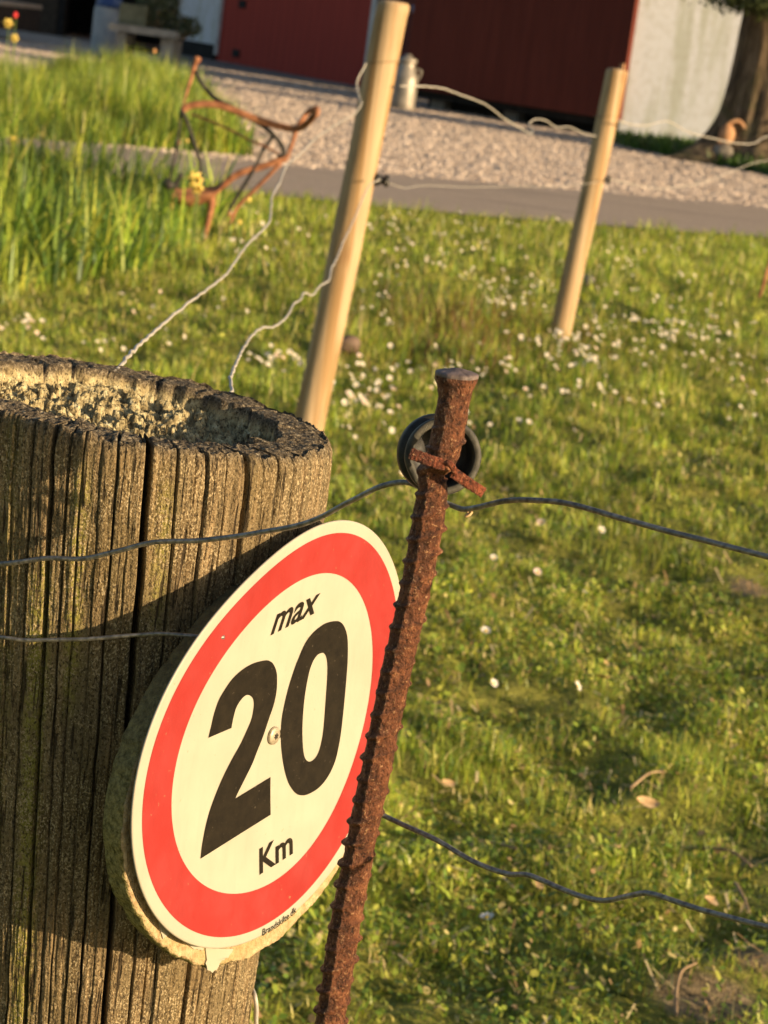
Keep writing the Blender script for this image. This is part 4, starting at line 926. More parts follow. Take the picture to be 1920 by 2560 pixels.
wire('fence_wire', wp([(1545, 300, 7.45), (1580, 312, 7.5), (1620, 313, 7.6), (1650, 305, 7.7), (1675, 305, 7.8), (1720, 330, 7.9), (1770, 343, 8.1), (1840, 358, 8.3), (1885, 358, 8.5), (1925, 340, 8.7), (2050, 330, 9.3), (2300, 340, 10.5)]), .0022, WIRE_PALE, 'upper wire running right from the farther pale post past the white wall', wob=.0007)
wire('fence_wire', wp([(965, 455, 4.95), (1010, 470, 5.1), (1060, 464, 5.3), (1180, 468, 5.9), (1300, 466, 6.5), (1400, 466, 7.0), (1500, 455, 7.45)]), .0008, WIRE_PALE, 'thin lower wire between the two pale posts against the road', wob=.0007)
wire('fence_wire', wp([(1520, 447, 7.45), (1640, 470, 7.7), (1750, 458, 8.0), (1830, 428, 8.3), (1925, 400, 8.8), (2150, 380, 10)]), .0014, WIRE_PALE, 'lower wire leaving the farther pale post towards the right edge', wob=.0007)
# loose fibres and cobweb on the rod
def hair(P, label, r=.00004): tag(link('fibre', mesh_np('fibre', *tube_geo(catmull(P, 8), r, 5)), FLAKE), label, 'fibre')
hair([PY(1000, 1440, .785), PY(1025, 1460, .783), PY(1060, 1445, .783), PY(1068, 1400, .785), PY(1066, 1340, .787)], 'fine curved hair looping over the rusty rod beside the sign')
hair([PY(1069, 1062, .788), PY(1052, 1100, .789), PY(1040, 1140, .792)], 'cobweb thread slanting across the insulator and rod')

# ------------------------------------------------------------------ two pale round posts
def pale_post(top, bottom, Y, wpx, label, ringpx, insu):
    T_ = PY(*top, Y); B_ = PY(*bottom, Y); sl = (B_ - T_) / (T_[2] - B_[2]); base = T_ + sl * (T_[2] + .12)
    e = empty('fence_post', (base[0], Y, 0), label, 'post', 'pale round posts of the wire fence')
    R_ = wpx * Y / FPX / 2 / 1.0; n = 64; ph = np.linspace(0, 2 * np.pi, n, endpoint=False); L = T_[2] + .12
    h = np.r_[0, .0005, .002, .005, .009, .014, np.linspace(.02, L, 130)]; rr = np.r_[R_ * .55, R_ * .75, R_ * .87, R_ * .95, R_ * .985, R_, np.full(130, R_)]
    VV = []
    for hh, r_ in zip(h, rr):
        c = T_ + sl * hh; c = c + np.array([.0022 * vnoise(hh * 3, Y, 0, 2), 0, 0]) * (hh > .02)
        w_ = 1 + .012 * vnoise(ph * 2, hh * 3, Y, 7) + .014 * vnoise(hh * 9, Y, 0, 6)
        g_ = 0
        for rp in ringpx: g_ = g_ - .045 * math.exp(-((hh - (T_[2] - PY(*rp, Y)[2])) / .003) ** 2)
        VV.append(c + (r_ * (w_ + g_))[:, None] * np.stack([np.cos(ph), np.sin(ph), 0 * ph], -1))
    VV.insert(0, np.repeat((T_ + np.array([0, 0, .0008]))[None], n, 0)); V_ = np.vstack(VV); i = np.arange(len(VV) - 1)[:, None] * n; j = np.arange(n)[None]; j2 = (j + 1) % n
    link('shaft', mesh_np('shaft', V_, np.stack([i + j, i + n + j, i + n + j2, i + j2], -1).reshape(-1, 4)), PINE, e)
    # wire tied round the post near its top
    rp = ringpx[0]; c = PY(*rp, Y); t = np.linspace(0, 2 * np.pi, 40); k = R_ * 1.02
    loop = np.stack([c[0] + k * np.cos(t), Y + k * np.sin(t), c[2] + .006 * np.cos(t)], -1)
    link('wire_tie', mesh_np('wire_tie', *tube_geo(loop, .0011, 6)), simple_tie, e)
    # black spool insulator
    q = PY(*insu, Y - .005); i_ = empty('insulator', q, 'x', 'x'); bpy.data.objects.remove(i_)
    prof = [(0, .0001), (0, .013), (.004, .0145), (.008, .013), (.012, .009), (.018, .009), (.022, .013), (.026, .0145), (.030, .012), (.030, .0001)]
    ph2 = np.linspace(0, 2 * np.pi, 20, endpoint=False)
    V_ = np.vstack([q + np.array([a_ - .012, 0, 0]) + r_ * np.stack([0 * ph2, np.cos(ph2), np.sin(ph2)], -1) for a_, r_ in prof]); i = np.arange(len(prof) - 1)[:, None] * 20; j = np.arange(20)[None]; j2 = (j + 1) % 20
    link('spool_insulator', mesh_np('spool_insulator', V_, np.stack([i + j, i + 20 + j, i + 20 + j2, i + j2], -1).reshape(-1, 4)), PLASTIC, e)
simple_tie = simple('brown_tie_wire', (.16, .11, .06), (.26, .19, .11), 60, .6)
pale_post((986, 3), (772, 1065), 4.98, 80, 'nearer pale round fence post, taller one left of the rusty rod', [(955, 155), (893, 440)], (952, 450))
pale_post((1544, 172), (1394, 862), 7.53, 53, 'farther pale round fence post standing on the lawn at right', [(1514, 290), (1480, 462)], (1514, 447))
# rusty rod at the right edge
pr = G(1893, 765); p2 = PY(1925, 650, pr[1]); dirr = (p2 - pr); p3 = p2 + dirr * 3.2
e_ = [pr - dirr * .3, pr, p2, p3]
tag(link('rusty_stake', mesh_np('rusty_stake', *tube_geo(catmull(e_, 12), .008, 10)), RUST_FAR), 'thin rusty stake in the lawn at the far right edge', 'stake')

# ------------------------------------------------------------------ old horse-drawn plough frame
def plough():
    Y0 = 9.35
    def q(L, dy=0.): return [PY(380 + a / 3.456, 100 + b / 3.456, Y0 + (c if c is not None else 0) + dy) for a, b, c in [(x_ if len(x_) == 3 else (*x_, 0.)) for x_ in L]]
    e = empty('old_plough', G(505, 600), 'rusty old plough frame with curved handles in the grass by the road', 'plough')
    fl = (np.array([0, 1., .1]), .35)
    def part(nm, L, r, mat, flat=None, n=8, lab=None):
        P = catmull(q(L), n); o = link(nm, mesh_np(nm, *tube_geo(P, r, 10, flat)), mat, e)
        if lab: o['label'] = lab
        return o
    I, R_ = IRON, RUST_FAR
    part('handle', [(400, 145, .2), (385, 180, .2), (365, 230, .2), (335, 340, .2), (300, 450, .15), (262, 590, .05)], np.interp(np.linspace(0, 1, 41), [0, .12, .3, 1], [.011, .016, .011, .004]), R_)
    part('handle_rod', [(255, 590, .05), (243, 700, 0), (225, 850, 0), (200, 1000, 0), (150, 1215, 0)], .0052, I)
    part('curved_beam', [(380, 265, .2), (420, 360, .2), (480, 440, .2), (560, 515, .15), (700, 588, .1), (800, 650, .1), (930, 725, .05), (1030, 800, 0), (1100, 880, 0), (1135, 950, 0), (1130, 1000, 0), (1080, 1003, 0)], .0095, I, lab='black curved bar')
    part('main_beam', [(262, 605, 0), (330, 568, 0), (450, 552, 0), (580, 565, 0), (700, 605, 0), (850, 665, 0), (1000, 715, 0), (1100, 745, 0), (1240, 768, 0), (1320, 735, -.05), (1385, 670, -.1), (1425, 590, -.12)], .015, R_, fl)
    part('hitch', [(1240, 768, 0), (1290, 700, 0), (1350, 620, 0), (1420, 588, -.1), (1425, 640, -.12), (1370, 690, -.08)], .010, R_)
    part('link_rod', [(1250, 765, 0), (1222, 860, 0), (1190, 950, 0), (1165, 1020, 0)], .008, R_)
    part('lower_beam', [(1165, 1018, 0), (1060, 1055, 0), (930, 1100, 0), (800, 1135, 0), (700, 1185, 0), (620, 1250, 0), (530, 1320, 0)], .0145, R_, (np.array([0, 1., .1]), .5))
    part('brace', [(1045, 825, .05), (950, 970, .03), (900, 1080, 0), (830, 1200, 0), (760, 1310, 0), (690, 1430, 0), (660, 1500, 0)], .0078, I)
    part('strut', [(1110, 1065, 0), (950, 1230, 0), (860, 1320, 0), (740, 1440, 0), (690, 1540, 0), (660, 1600, 0)], .008, R_)
    part('front_rod', [(250, 600, 0), (300, 700, 0), (350, 850, 0), (400, 1000, 0), (420, 1100, 0), (430, 1240, 0)], .0078, I)
    part('tie_rod', [(340, 640, .1), (500, 700, .1), (700, 790, .08), (850, 870, .05), (1000, 930, .02), (1110, 1000, 0)], .0048, R_)
    part('knob', [(95, 1230, .02), (130, 1240, 0), (165, 1250, 0), (200, 1235, 0)], np.interp(np.linspace(0, 1, 25), [0, .3, .6, 1], [.006, .024, .022, .008]), I)
    part('prong', [(255, 1150, 0), (225, 1220, 0), (195, 1300, 0)], .0095, I)
    part('foot', [(500, 1330, 0), (515, 1420, 0), (495, 1530, 0), (465, 1650, 0), (420, 1800, 0), (400, 1900, 0)], np.interp(np.linspace(0, 1, 41), [0, .3, 1], [.022, .013, .009]), R_)
    part('foot', [(215, 1330, 0), (180, 1400, 0), (150, 1470, 0), (120, 1600, 0), (110, 1750, 0)], .009, R_)
    # mouldboard: a bent plate with thickness
    top = q([(205, 1275), (270, 1285), (350, 1275), (440, 1265), (520, 1262), (600, 1240), (650, 1215)]); bt = q([(175, 1400), (250, 1425), (330, 1440), (410, 1425), (490, 1400), (545, 1360), (600, 1270)])
    top = catmull(top, 4); bt = catmull(bt, 4); n = len(top); rows = 7; VV = []
    for s_ in (0, 1):
        for k in range(rows):
            t = k / (rows - 1); P = top * (1 - t) + bt * t; P = P + np.array([0, -.05 * math.sin(t * 3.1) + s_ * .006, 0]); VV.append(P)
    V_ = np.vstack(VV); F_ = []
    for s_ in (0, 1):
        o_ = s_ * rows * n
        for k in range(rows - 1):
            for j in range(n - 1): F_.append([o_ + k * n + j, o_ + k * n + j + 1, o_ + (k + 1) * n + j + 1, o_ + (k + 1) * n + j])
    h = rows * n
    for j in range(n - 1): F_ += [[j, j + 1, h + j + 1, h + j], [(rows - 1) * n + j, (rows - 1) * n + j + 1, h + (rows - 1) * n + j + 1, h + (rows - 1) * n + j]]
    link('mouldboard', mesh_np('mouldboard', V_, np.array(F_)), R_, e)
plough()

# ------------------------------------------------------------------ farm buildings
def wall_box(p0, p1, z0, z1, thick, back=True):
    """box whose front face runs p0->p1; thickness goes away from the camera"""
    p0 = np.array(p0, float); p1 = np.array(p1, float); d = p1 - p0; L = np.linalg.norm(d); d /= L; nrm = np.array([-d[1], d[0]])
    if nrm[1] < 0: nrm = -nrm
    c = (p0 + p1) / 2 + nrm * thick / 2
    return box_geo((c[0], c[1], (z0 + z1) / 2), (L, thick, z1 - z0), [[d[0], d[1], 0], [nrm[0], nrm[1], 0], [0, 0, 1]])
def part_box(nm, parent, mat, *a):
    return link(nm, mesh_np(nm, *wall_box(*a), False), mat, parent)
gA, gB = np.array([-3.62, 36.4]), np.array([-1.12, 32.7]); gd = (gB - gA) / np.linalg.norm(gB - gA); gn = np.array([-gd[1], gd[0]]); gn = gn if gn[1] > 0 else -gn
garage = empty('garage', (gA[0], gA[1], 0), 'garage with red board doors, a white wall end and a dark open bay', 'building')
gw0 = gA - gd * 1.35
bay = gw0 + np.array([-2.15, 1.2]); far_l = bay + np.array([-3.2, 1.6])
part_box('wall', garage, PLAS, gw0, gA - gd * .02, .25, 2.9, .35)['label'] = 'white plaster wall beside the red door'
part_box('plinth', garage, BLACKP, gw0 - gn * .02, gA - gd * .04 - gn * .02, 0, .25, .35)['label'] = 'black tarred plinth'
part_box('door', garage, REDW, gA + gn * .05, gB + gn * .05, .0, 2.35, .06)['label'] = 'red board garage door'
part_box('door_frame', garage, WHITEP, gB + gd * .02 - gn * .02, gB + gd * .14 - gn * .02, 0, 2.4, .14)
part_box('door_frame', garage, WHITEP, gA - gd * .015, gA + gd * .045, .1, 2.4, .05)
part_box('wall', garage, REDD, gB + gd * .145, gB + gd * 3.0, 0, 2.9, .3)
part_box('lintel', garage, PLAS, gA, gB + gd * .14, 2.41, 2.9, .3)
for hp in ((520, 4, .07), (512, 118, .07)):
    dq = PY(hp[0] * 1.1573 if False else hp[0], hp[1], 35.6)
for (px, py) in ((606, 10), (590, 133)):
    d_ = ray(px, py)[:2]; # intersect with door plane
    A_ = np.array([[d_[0], -gd[0]], [d_[1], -gd[1]]]); t_, s_ = np.linalg.solve(A_, gA + gn * .05); z_ = CAM_H + ray(px, py)[2] * t_
    c_ = gA + gn * .05 + gd * s_
    part_box('hinge', garage, BLACKP, c_ - gd * .09 - gn * .02, c_ + gd * .12 - gn * .02, z_ - .06, z_ + .06, .02)
part_box('bay_post', garage, TIMBER, gw0 + np.array([-1.2, .35]), gw0 + np.array([-1.05, .32]), 0, 2.6, .15)
part_box('lintel', garage, PLAS, bay, gw0 - gd * .01, 2.4, 2.9, .3)
# interior of the open bay, its gloom is put into the black wall colour
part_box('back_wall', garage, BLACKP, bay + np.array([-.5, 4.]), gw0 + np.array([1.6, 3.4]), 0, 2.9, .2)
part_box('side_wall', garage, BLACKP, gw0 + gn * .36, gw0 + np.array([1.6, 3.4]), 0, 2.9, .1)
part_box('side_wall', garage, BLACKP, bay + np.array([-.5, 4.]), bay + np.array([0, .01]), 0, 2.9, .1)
part_box('wall', garage, TIMBER, far_l, bay - np.array([.02, 0]), 0, 2.9, .3)
rf = []
ridge = np.array([gd[0], gd[1]])
P_ = [far_l + np.array([-.3, -.4]), gw0 - gn * .4, gB + gd * 3.2 - gn * .4]
Vv = [(*P_[0], 2.92), (*P_[1], 2.92), (*P_[2], 2.92), (*(P_[0] + np.array([2.2, 5.5])), 5.2), (*(P_[1] + gn * 5.5), 5.2), (*(P_[2] + gn * 5.5), 5.2)]
Vv += [(a, b, c - .12) for a, b, c in Vv]
link('roof', mesh_np('roof', np.array(Vv), [np.array([[0, 1, 4, 3], [1, 2, 5, 4], [6, 9, 10, 7], [7, 10, 11, 8], [0, 6, 7, 1], [1, 7, 8, 2], [2, 8, 11, 5], [5, 11, 10, 4], [4, 10, 9, 3], [3, 9, 6, 0]])], False), TILE, garage)
# concrete apron
ap = gA - gd * 1.4; ap2 = gB + gd * 6.2
me = mesh_np('apron', np.array([(*(ap - gn * 1.5), .016), (*(ap2 - gn * 1.1), .016), (*(ap2 + gn * .3), .016), (*(ap + gn * .3), .016)]), np.array([[0, 1, 2, 3]]), False)
tag(link('pavement', me, CONC), kind='structure')
# dark red shed on blocks
cA, cB = np.array([-.45, 27.95]), np.array([2.03, 26.1]); cd_ = (cB - cA) / np.linalg.norm(cB - cA); cn = np.array([-cd_[1], cd_[0]]); cn = cn if cn[1] > 0 else -cn
shed = empty('shed', (cA[0], cA[1], 0), 'dark red wooden shed raised on blocks behind the gravel yard', 'building')
part_box('wall', shed, REDD, cA, cB, .22, 2.5, .08)
sB = cB + np.array([-.12, 1.9])
part_box('side_wall', shed, REDD, cB - cd_ * .04 + cn * .085, sB, .22, 2.5, .08)
part_box('side_wall', shed, REDD, cA + cd_ * .06 + cn * .085, cA + cn * 1.9, .22, 2.5, .08)
part_box('back_wall', shed, REDD, cA + cn * 1.9, sB, .22, 2.5, .08)
part_box('floor_beam', shed, BLACKP, cA + cn * .12 + cd_ * .1, cB + cn * .12 - cd_ * .1, .13, .215, 1.6)
part_box('gap_shade_board', shed, BLACKP, cA + cd_ * .08 + cn * .42, cB - cd_ * .08 + cn * .42, 0, .128, .1)  # black board added so the gap under the shed looks dark
for t_ in (.25, 1.35, 2.75): part_box('block', shed, CONC, cA + cd_ * t_ + cn * .25, cA + cd_ * (t_ + .2) + cn * .25, 0, .13, .2)
link('roof', mesh_np('roof', *box_geo((*((cA + cB) / 2 + cn * .95), 2.55), (np.linalg.norm(cB - cA) + .3, 2.4, .1), [[*cd_, 0], [*cn, 0], [0, 0, 1]]), False), TILE, shed)
# corner batten, its orange sunlight is put into the colour
bt_ = PY(1638, 190, 25.6)
part_box('lit_corner_batten', shed, TERRA, cB - cn * .05 - cd_ * .05, cB - cn * .05 - cd_ * .0, .45, .85, .03)
# drainpipe
pz = PY(1040, 60, 28.0); z0_ = .62
dp = empty('downpipe', (pz[0], pz[1], 0), 'blue-grey downpipe ending above the milk churn', 'downpipe')
link('pipe', mesh_np('pipe', *tube_geo([(PY(1031, 140, 28.)), PY(1034, 110, 28.), PY(1046, 30, 28.), PY(1090, -260, 28.)], .034, 14)), PIPEM, dp)
link('bracket', mesh_np('bracket', *tube_geo([PY(1028, 22, 28.), PY(1062, 26, 28.)], .045, 10)), PIPEM, dp)
# white wall right of the shed
ww = empty('outbuilding', (2.1, 25.9, 0), 'white plastered outbuilding wall right of the red shed', 'building')
part_box('wall', ww, PLAS, (2.06, 26.18), (8.5, 25.2), 0, 2.8, .4)
link('roof', mesh_np('roof', *box_geo((5.6, 27.6, 2.95), (7.4, 5., .15), [[.99, -.142, 0], [.142, .99, 0], [0, 0, 1]]), False), TILE, ww)

# ------------------------------------------------------------------ milk churn
def lathe_obj(nm, prof, c, mat, parent=None, n=32, seed=0):
    ph = np.linspace(0, 2 * np.pi, n, endpoint=False)
    V_ = np.vstack([np.array(c) + np.stack([r_ * np.cos(ph), r_ * np.sin(ph), np.full(n, h)], -1) for r_, h in prof]); i = np.arange(len(prof) - 1)[:, None] * n; j = np.arange(n)[None]; j2 = (j + 1) % n
    return link(nm, mesh_np(nm, V_, np.stack([i + j, i + j2, i + n + j2, i + n + j], -1).reshape(-1, 4)), mat, parent)
mc = G(1004, 274); ch = empty('milk_churn', mc, 'tall dull metal milk churn standing on the gravel by the shed', 'milk churn')
lathe_obj('body', [(.001, 0), (.142, 0), (.147, .02), (.147, .35), (.142, .38), (.10, .47), (.09, .50), (.09, .55)], mc, MILK, ch)
lathe_obj('lid', [(.09, .53), (.107, .535), (.107, .58), (.05, .60), (.035, .63), (.001, .635)], mc, MILK, ch)
for s_ in (-1, 1):
    link('handle', mesh_np('handle', *tube_geo(catmull([mc + np.array([s_ * .10, 0, .48]), mc + np.array([s_ * .165, 0, .465]), mc + np.array([s_ * .16, 0, .40]), mc + np.array([s_ * .142, 0, .36])], 5), .011, 8)), MILK, ch)

# ------------------------------------------------------------------ stone table with plants, barrel, crate
def on_line(px, py, Y): return PY(px, py, Y)
tb = G(360, 175); tY = 30.0
tc = PY(370, 95, tY); tx = tc[0]
def bx(nm, par, mat, cx, cy, cz, sx, sy, sz, rot=0.35):
    a = np.array([[math.cos(rot), -math.sin(rot), 0], [math.sin(rot), math.cos(rot), 0], [0, 0, 1]]); return link(nm, mesh_np(nm, *box_geo((cx, cy, cz), (sx, sy, sz), a), False), mat, par)
sl = PY(285, 80, tY); sr = PY(452, 110, tY); sz = (sl[2] + sr[2]) / 2 + .09
st = empty('stone_table', ((sl[0] + sr[0]) / 2, tY, 0), 'grey stone garden table crowded with plants by the dark bay', 'table')
mx_ = (sl[0] + sr[0]) / 2; Wd = sr[0] - sl[0]
STONE2 = simple('pale_stone', (.26, .24, .21), (.42, .39, .34), 8, .9, .006)
bx('tabletop', st, STONE2, mx_, tY, sz, Wd, .7, .09, .1)
bx('leg', st, STONE2, sl[0] + .16, tY, sz / 2 - .03, .12, .55, sz - .06, .1); bx('leg', st, STONE2, sr[0] - .12, tY, sz / 2 - .03, .16, .55, sz - .06, .1)
bx('shelf', st, TIMBER, mx_, tY + .1, sz * .45, Wd - .4, .4, .06, .1)
tr = empty('planter_box', (sl[0] + .25, tY, sz + .05), 'olive-grey square planter standing on the left of the stone table', 'planter')
bx('box', tr, simple('olive_grey_paint', (.13, .13, .08), (.2, .2, .13), 10, .8), sl[0] + .27, tY, sz + .18, .36, .34, .26, .2)
bx('soil', tr, BLACKP, sl[0] + .27, tY, sz + .315, .30, .28, .02, .2)
def bush(name, c, rad, n, leaf, pal, label, cat='plant', seed=1, stems=8):
    r = np.random.default_rng(seed); e = empty(name, (c[0], c[1], c[2] - rad[2]), label, cat)
    u = r.normal(size=(n, 3)); u /= np.linalg.norm(u, axis=1)[:, None]; k = r.random(n) ** .45
    p = np.array(c) + u * k[:, None] * np.array(rad) * (1 + .35 * fbm(u[:, 0] * 2, u[:, 1] * 2, u[:, 2] * 2, 2, seed))[:, None]; p[:, 2] = np.maximum(p[:, 2], c[2] - rad[2] + .02)
    d1 = r.normal(size=(n, 3)); d1 /= np.linalg.norm(d1, axis=1)[:, None]; d2 = np.cross(d1, r.normal(size=(n, 3))); d2 /= np.linalg.norm(d2, axis=1)[:, None]; L = leaf * r.uniform(.6, 1.3, (n, 1))
    v = np.stack([p - d1 * L, p + d2 * L * .5, p + d1 * L, p - d2 * L * .5], 1).reshape(-1, 3)
    me = mesh_np('foliage', v, np.arange(n)[:, None] * 4 + np.arange(4)[None], False); pal = np.array(pal); col_attr(me, 'Col', np.repeat(pal[r.integers(0, len(pal), n)] * r.uniform(.7, 1.3, (n, 1)), 4, 0))
    link('foliage', me, LEAFM, e)
    g = [tube_geo(catmull([(c[0], c[1], c[2] - rad[2] - .02), tuple(np.array(c) + r.normal(0, .3, 3) * np.array(rad)), tuple(p[r.integers(0, n)])], 5), np.linspace(.012, .004, 11) * max(1, leaf * 12), 6) for _ in range(stems)]
    v_, f_ = merge(g); link('stems', mesh_np('stems', v_, f_), TWIG, e); return e
GP = [(.10, .13, .06), (.15, .17, .10), (.08, .10, .04), (.20, .20, .15)]
bush('potted_shrub', (mx_ + .10, tY, sz + .32), (.28, .22, .30), 900, .035, GP, 'twiggy grey-green shrub on the middle of the stone table', seed=3)
bush('potted_shrub', (mx_ + .44, tY, sz + .12), (.28, .22, .16), 700, .03, GP, 'low trailing plant spilling over the right end of the stone table', seed=4)
bl_ = PY(262, 95, 31.2); br = empty('barrel', (bl_[0], 31.2, 0), 'faded blue and pale barrel left of the stone table', 'barrel')
lathe_obj('drum', [(.001, 0), (.17, 0), (.18, .03), (.18, .60), (.17, .66)], (bl_[0], 31.2, 0), PALEB, br)
lathe_obj('lid', [(.17, .66), (.185, .66), (.185, .70), (.15, .80), (.10, .92), (.001, .94)], (bl_[0] + .02, 31.2, 0), BLUEB, br)
# board trailer side seen at the top left corner
tl = PY(28, 20, 33.5); tw = empty('cart', (tl[0], 33.5, 0), 'pale-edged wooden cart bed in the top left corner', 'cart')
bx('side_board', tw, TIMBER, tl[0] - .55, 33.5, tl[2] - .13, 1.5, 1.4, .32, .25); bx('top_rail', tw, simple('pale_rail', (.36, .28, .2), (.48, .38, .28), 9, .8), tl[0] - .55, 33.5, tl[2] + .06, 1.52, 1.42, .06, .25)
for sx_ in (-1, 0):
    cw = np.array([tl[0] - .35 + sx_ * .9, 32.85, .28]); t = np.linspace(0, 2 * np.pi, 25); P = cw + np.stack([.24 * np.cos(t), 0 * t, .24 * np.sin(t)], -1)
    w_ = link('wheel', mesh_np('wheel', *tube_geo(P, .045, 10)), BLACKP, tw)
    link('hub', mesh_np('hub', *tube_geo([cw + np.array([0, -.06, 0]), cw + np.array([0, .1, 0])], .11, 14)), TIMBER, w_)

# ------------------------------------------------------------------ tree, added shade shrub, pot
def tree():
    cy = 23.4; cx = PY(1822, 150, cy)[0] + .41; e = empty('tree', (cx, cy, 0), 'broad rough tree trunk at the right edge in front of the white wall', 'tree')
    h = np.concatenate([np.linspace(-.1, .8, 26), np.linspace(.9, 3.4, 22)]); n = 90; ph = np.linspace(0, 2 * np.pi, n, endpoint=False); VV = []
    for hh in h:
        r_ = .40 + .62 * math.exp(-max(hh, 0) / .24) * .8 - .03 * hh; rr = r_ * (1 + .07 * vnoise(ph * 2, hh * .8, 0, 3) + .05 * vnoise(ph * 7, hh * 1.6, 0, 4) + .16 * np.exp(-max(hh, 0) / .25) * np.cos(ph * 5 + .6)) + .012 * fbm(ph * 14, hh * 4, 0, 3, 5)
        VV.append(np.stack([cx + rr * np.cos(ph), cy + rr * np.sin(ph), np.full(n, hh)], -1))
    i = np.arange(len(h) - 1)[:, None] * n; j = np.arange(n)[None]; j2 = (j + 1) % n
    link('trunk', mesh_np('trunk', np.vstack(VV), np.stack([i + j, i + j2, i + n + j2, i + n + j], -1).reshape(-1, 4)), BARK, e)
    r = np.random.default_rng(5); g = []; tips = []
    for k in range(9):
        a = k * .7 + r.uniform(-.2, .2); b = np.array([cx, cy, 2.3 + .12 * k]); t1 = b + np.array([math.cos(a) * .9, math.sin(a) * .9, .8]); t2 = b + np.array([math.cos(a) * 2.2, math.sin(a) * 2.2, 1.7 + r.uniform(-.4, .6)])
        g.append(tube_geo(catmull([b, t1, t2], 8), np.linspace(.15, .03, 17), 8)); tips.append(t2)
    g.append(tube_geo(catmull([(cx, cy - .2, 2.4), (cx - .1, cy - .55, 1.8), tuple(PY(1870, 5, cy - .6))], 8), np.linspace(.09, .02, 17), 8))
    v, f = merge(g); link('limbs', mesh_np('limbs', v, f), BARK, e)
    n = 9000; cen = np.array(tips + [(cx, cy, 4.6), (cx, cy, 5.4)]); p = cen[r.integers(0, len(cen), n)] + r.normal(0, .55, (n, 3))
    n2 = 5000; p2 = PY(1905, 5, cy - .6) + r.normal(0, 1, (n2, 3)) * np.array([.22, .3, .055]); p = np.vstack([p, p2]); n += n2
    d1 = r.normal(size=(n, 3)); d1 /= np.linalg.norm(d1, axis=1)[:, None]; d2 = np.cross(d1, r.normal(size=(n, 3))); d2 /= np.linalg.norm(d2, axis=1)[:, None]; L = .05 * r.uniform(.6, 1.3, (n, 1)); L[-n2:] *= .5
    v = np.stack([p - d1 * L, p + d2 * L * .55, p + d1 * L, p - d2 * L * .55], 1).reshape(-1, 3); me = mesh_np('crown', v, np.arange(n)[:, None] * 4 + np.arange(4)[None], False)
    pal = np.array([(.06, .08, .025), (.09, .11, .03), (.05, .06, .02)]); col_attr(me, 'Col', np.repeat(pal[r.integers(0, 3, n)], 4, 0)); link('crown', me, LEAFM, e)
tree()
bush('shrub', (5.9, 22.6, .75), (.9, 1.0, .85), 5000, .06, [(.05, .08, .02), (.08, .11, .03)], 'added unseen shrub off the right edge shading the ivy bed', 'shrub', 8, 14)  # unseen shrub added only to throw shade on the ivy bed
pp = G(1805, 415); pz_ = pp
pot = empty('garden_ornament', pp, 'round grey stone ornament with a tan knob and arched handle in the ivy bed', 'ornament')
lathe_obj('bowl', [(.001, 0), (.10, .0), (.155, .06), (.15, .14), (.10, .20), (.05, .23)], pp, STONE, pot)
lathe_obj('knob', [(.05, .225), (.075, .26), (.08, .33), (.05, .40), (.001, .42)], pp, TERRA, pot)
t = np.linspace(.05, math.pi * .98, 16); hd = np.stack([pp[0] + .07 + .14 * np.cos(t), np.full(16, pp[1] - .02), pp[2] + .20 + .26 * np.sin(t)], -1)
link('handle', mesh_np('handle', *tube_geo(hd, .022, 8, (np.array([0, 1., 0]), 1.2))), TERRA, pot)

# ------------------------------------------------------------------ small things lying in the lawn
def lump(nm, px, py, r, mat, label, cat, flat=.7, seed=1):
    g_ = G(px, py); bm = bmesh.new(); bmesh.ops.create_icosphere(bm, subdivisions=3, radius=r)
    for v in bm.verts: v.co *= 1 + .18 * mnoise(v.co * (1.6 / r) + Vector((seed * 9, 0, 0))); v.co.z *= flat
    me = bm_mesh(nm, bm, True); o = link(nm, me, mat); o.location = V((g_[0], g_[1], float(gz(g_[0], g_[1])) + r * flat * .8)); tag(o, label, cat)
lump('stone', 868, 890, .036, simple('brown_pebble', (.12, .075, .05), (.22, .15, .11), 40, .8, .003), 'round brown stone in the grass right of the nearer pale post', 'stone', .8, 2)
lump('stone', 1468, 712, .030, simple('grey_pebble', (.12, .11, .10), (.22, .20, .18), 40, .8, .003), 'round grey stone in the grass right of the farther pale post', 'stone', .95, 3)
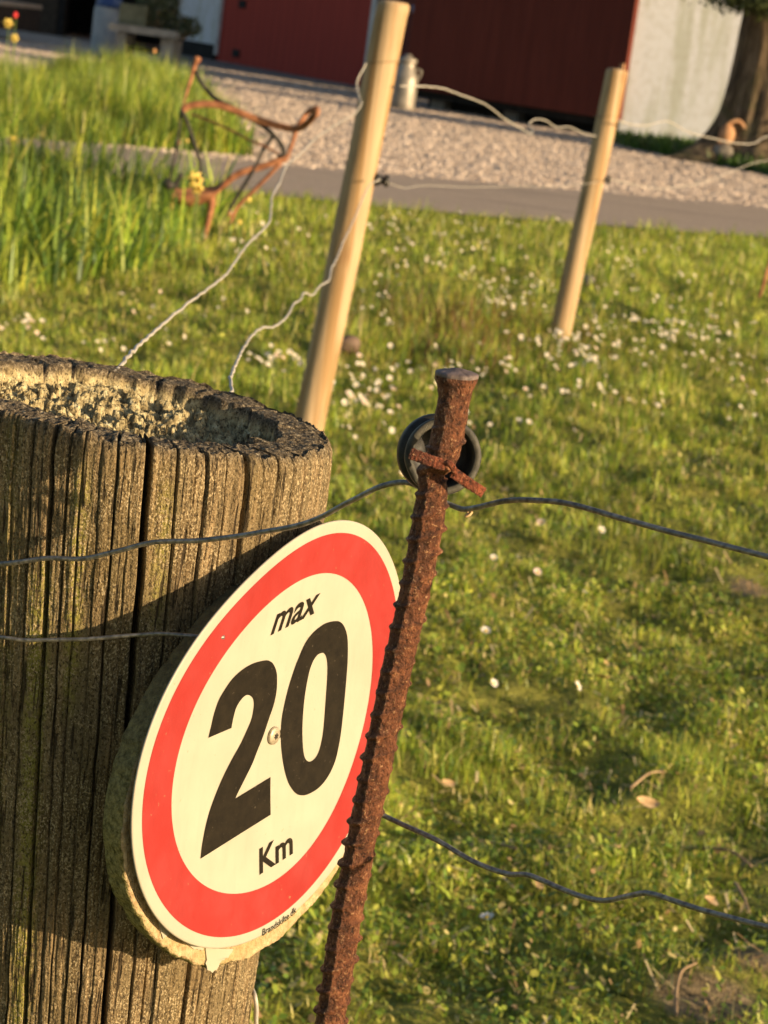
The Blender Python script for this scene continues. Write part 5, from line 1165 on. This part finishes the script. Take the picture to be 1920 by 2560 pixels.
def dead_leaf(px, py, s, label, a=0.):
    g_ = G(px, py, .02); n = 10; t = np.linspace(0, 1, n); w = np.sin(t * 3.14) ** .7 * .42 * s; x_ = (t - .5) * 1.3 * s; z_ = .3 * s * (t - .5) ** 2
    A_ = np.stack([x_, w, z_ + .12 * s], -1); B_ = np.stack([x_, 0 * w, z_], -1); D_ = np.stack([x_, -w, z_ + .10 * s], -1); V_ = np.vstack([A_, B_, D_]); V_ = np.vstack([V_, V_ - np.array([0, 0, .0006])])
    i = np.arange(n - 1); F_ = np.vstack([np.stack([i + k, i + 1 + k, i + 1 + k + n, i + k + n], -1) for k in (0, n, 3 * n, 4 * n)])
    o = link('dead_leaf', mesh_np('dead_leaf', V_, F_), DEAD); o.location = V((g_[0], g_[1], .024 + float(gz(g_[0], g_[1])))); o.rotation_euler = (.35, .15, a); tag(o, label, 'leaf')
dead_leaf(1620, 1996, .026, 'pale yellow fallen leaf lying above the lower wire', .2)
dead_leaf(1505, 1697, .022, 'tan fallen leaf on the lawn between the two near wires', 2.4)
dead_leaf(1775, 2260, .022, 'curled tan leaf just under the wire near the right edge', 1.2)
dead_leaf(1345, 2205, .018, 'pale leaf right under the dip of the lower wire', .9)
dead_leaf(1120, 1960, .016, 'small brown leaf beside the rod above the lower wire', .4)
def twig(L, r, label, z=.02):
    P = [G(a, b, z) + np.array([0, 0, float(gz(*G(a, b, z)[:2]))]) for a, b in L]
    tag(link('twig', mesh_np('twig', *tube_geo(catmull(P, 6), np.linspace(r, r * .5, (len(L) - 1) * 6 + 1), 7)), TWIG), label, 'twig')
twig([(1575, 1972), (1620, 1955), (1662, 1942)], .0022, 'short dry twig above the yellow leaf near the lower wire')
twig([(1720, 2085), (1780, 2110), (1830, 2130), (1880, 2160)], .0032, 'pale dry stalk lying right of the yellow leaf')
twig([(1690, 2540), (1688, 2495), (1700, 2460), (1735, 2447)], .0022, 'hooked dry stem on the bare soil at the bottom right')
twig([(1840, 2200), (1862, 2240), (1875, 2270)], .0022, 'grey twig pointing down near the right end of the lower wire')
twig([(1290, 2130), (1240, 2110), (1190, 2095)], .0018, 'thin straw-coloured stalk just under the lower wire')
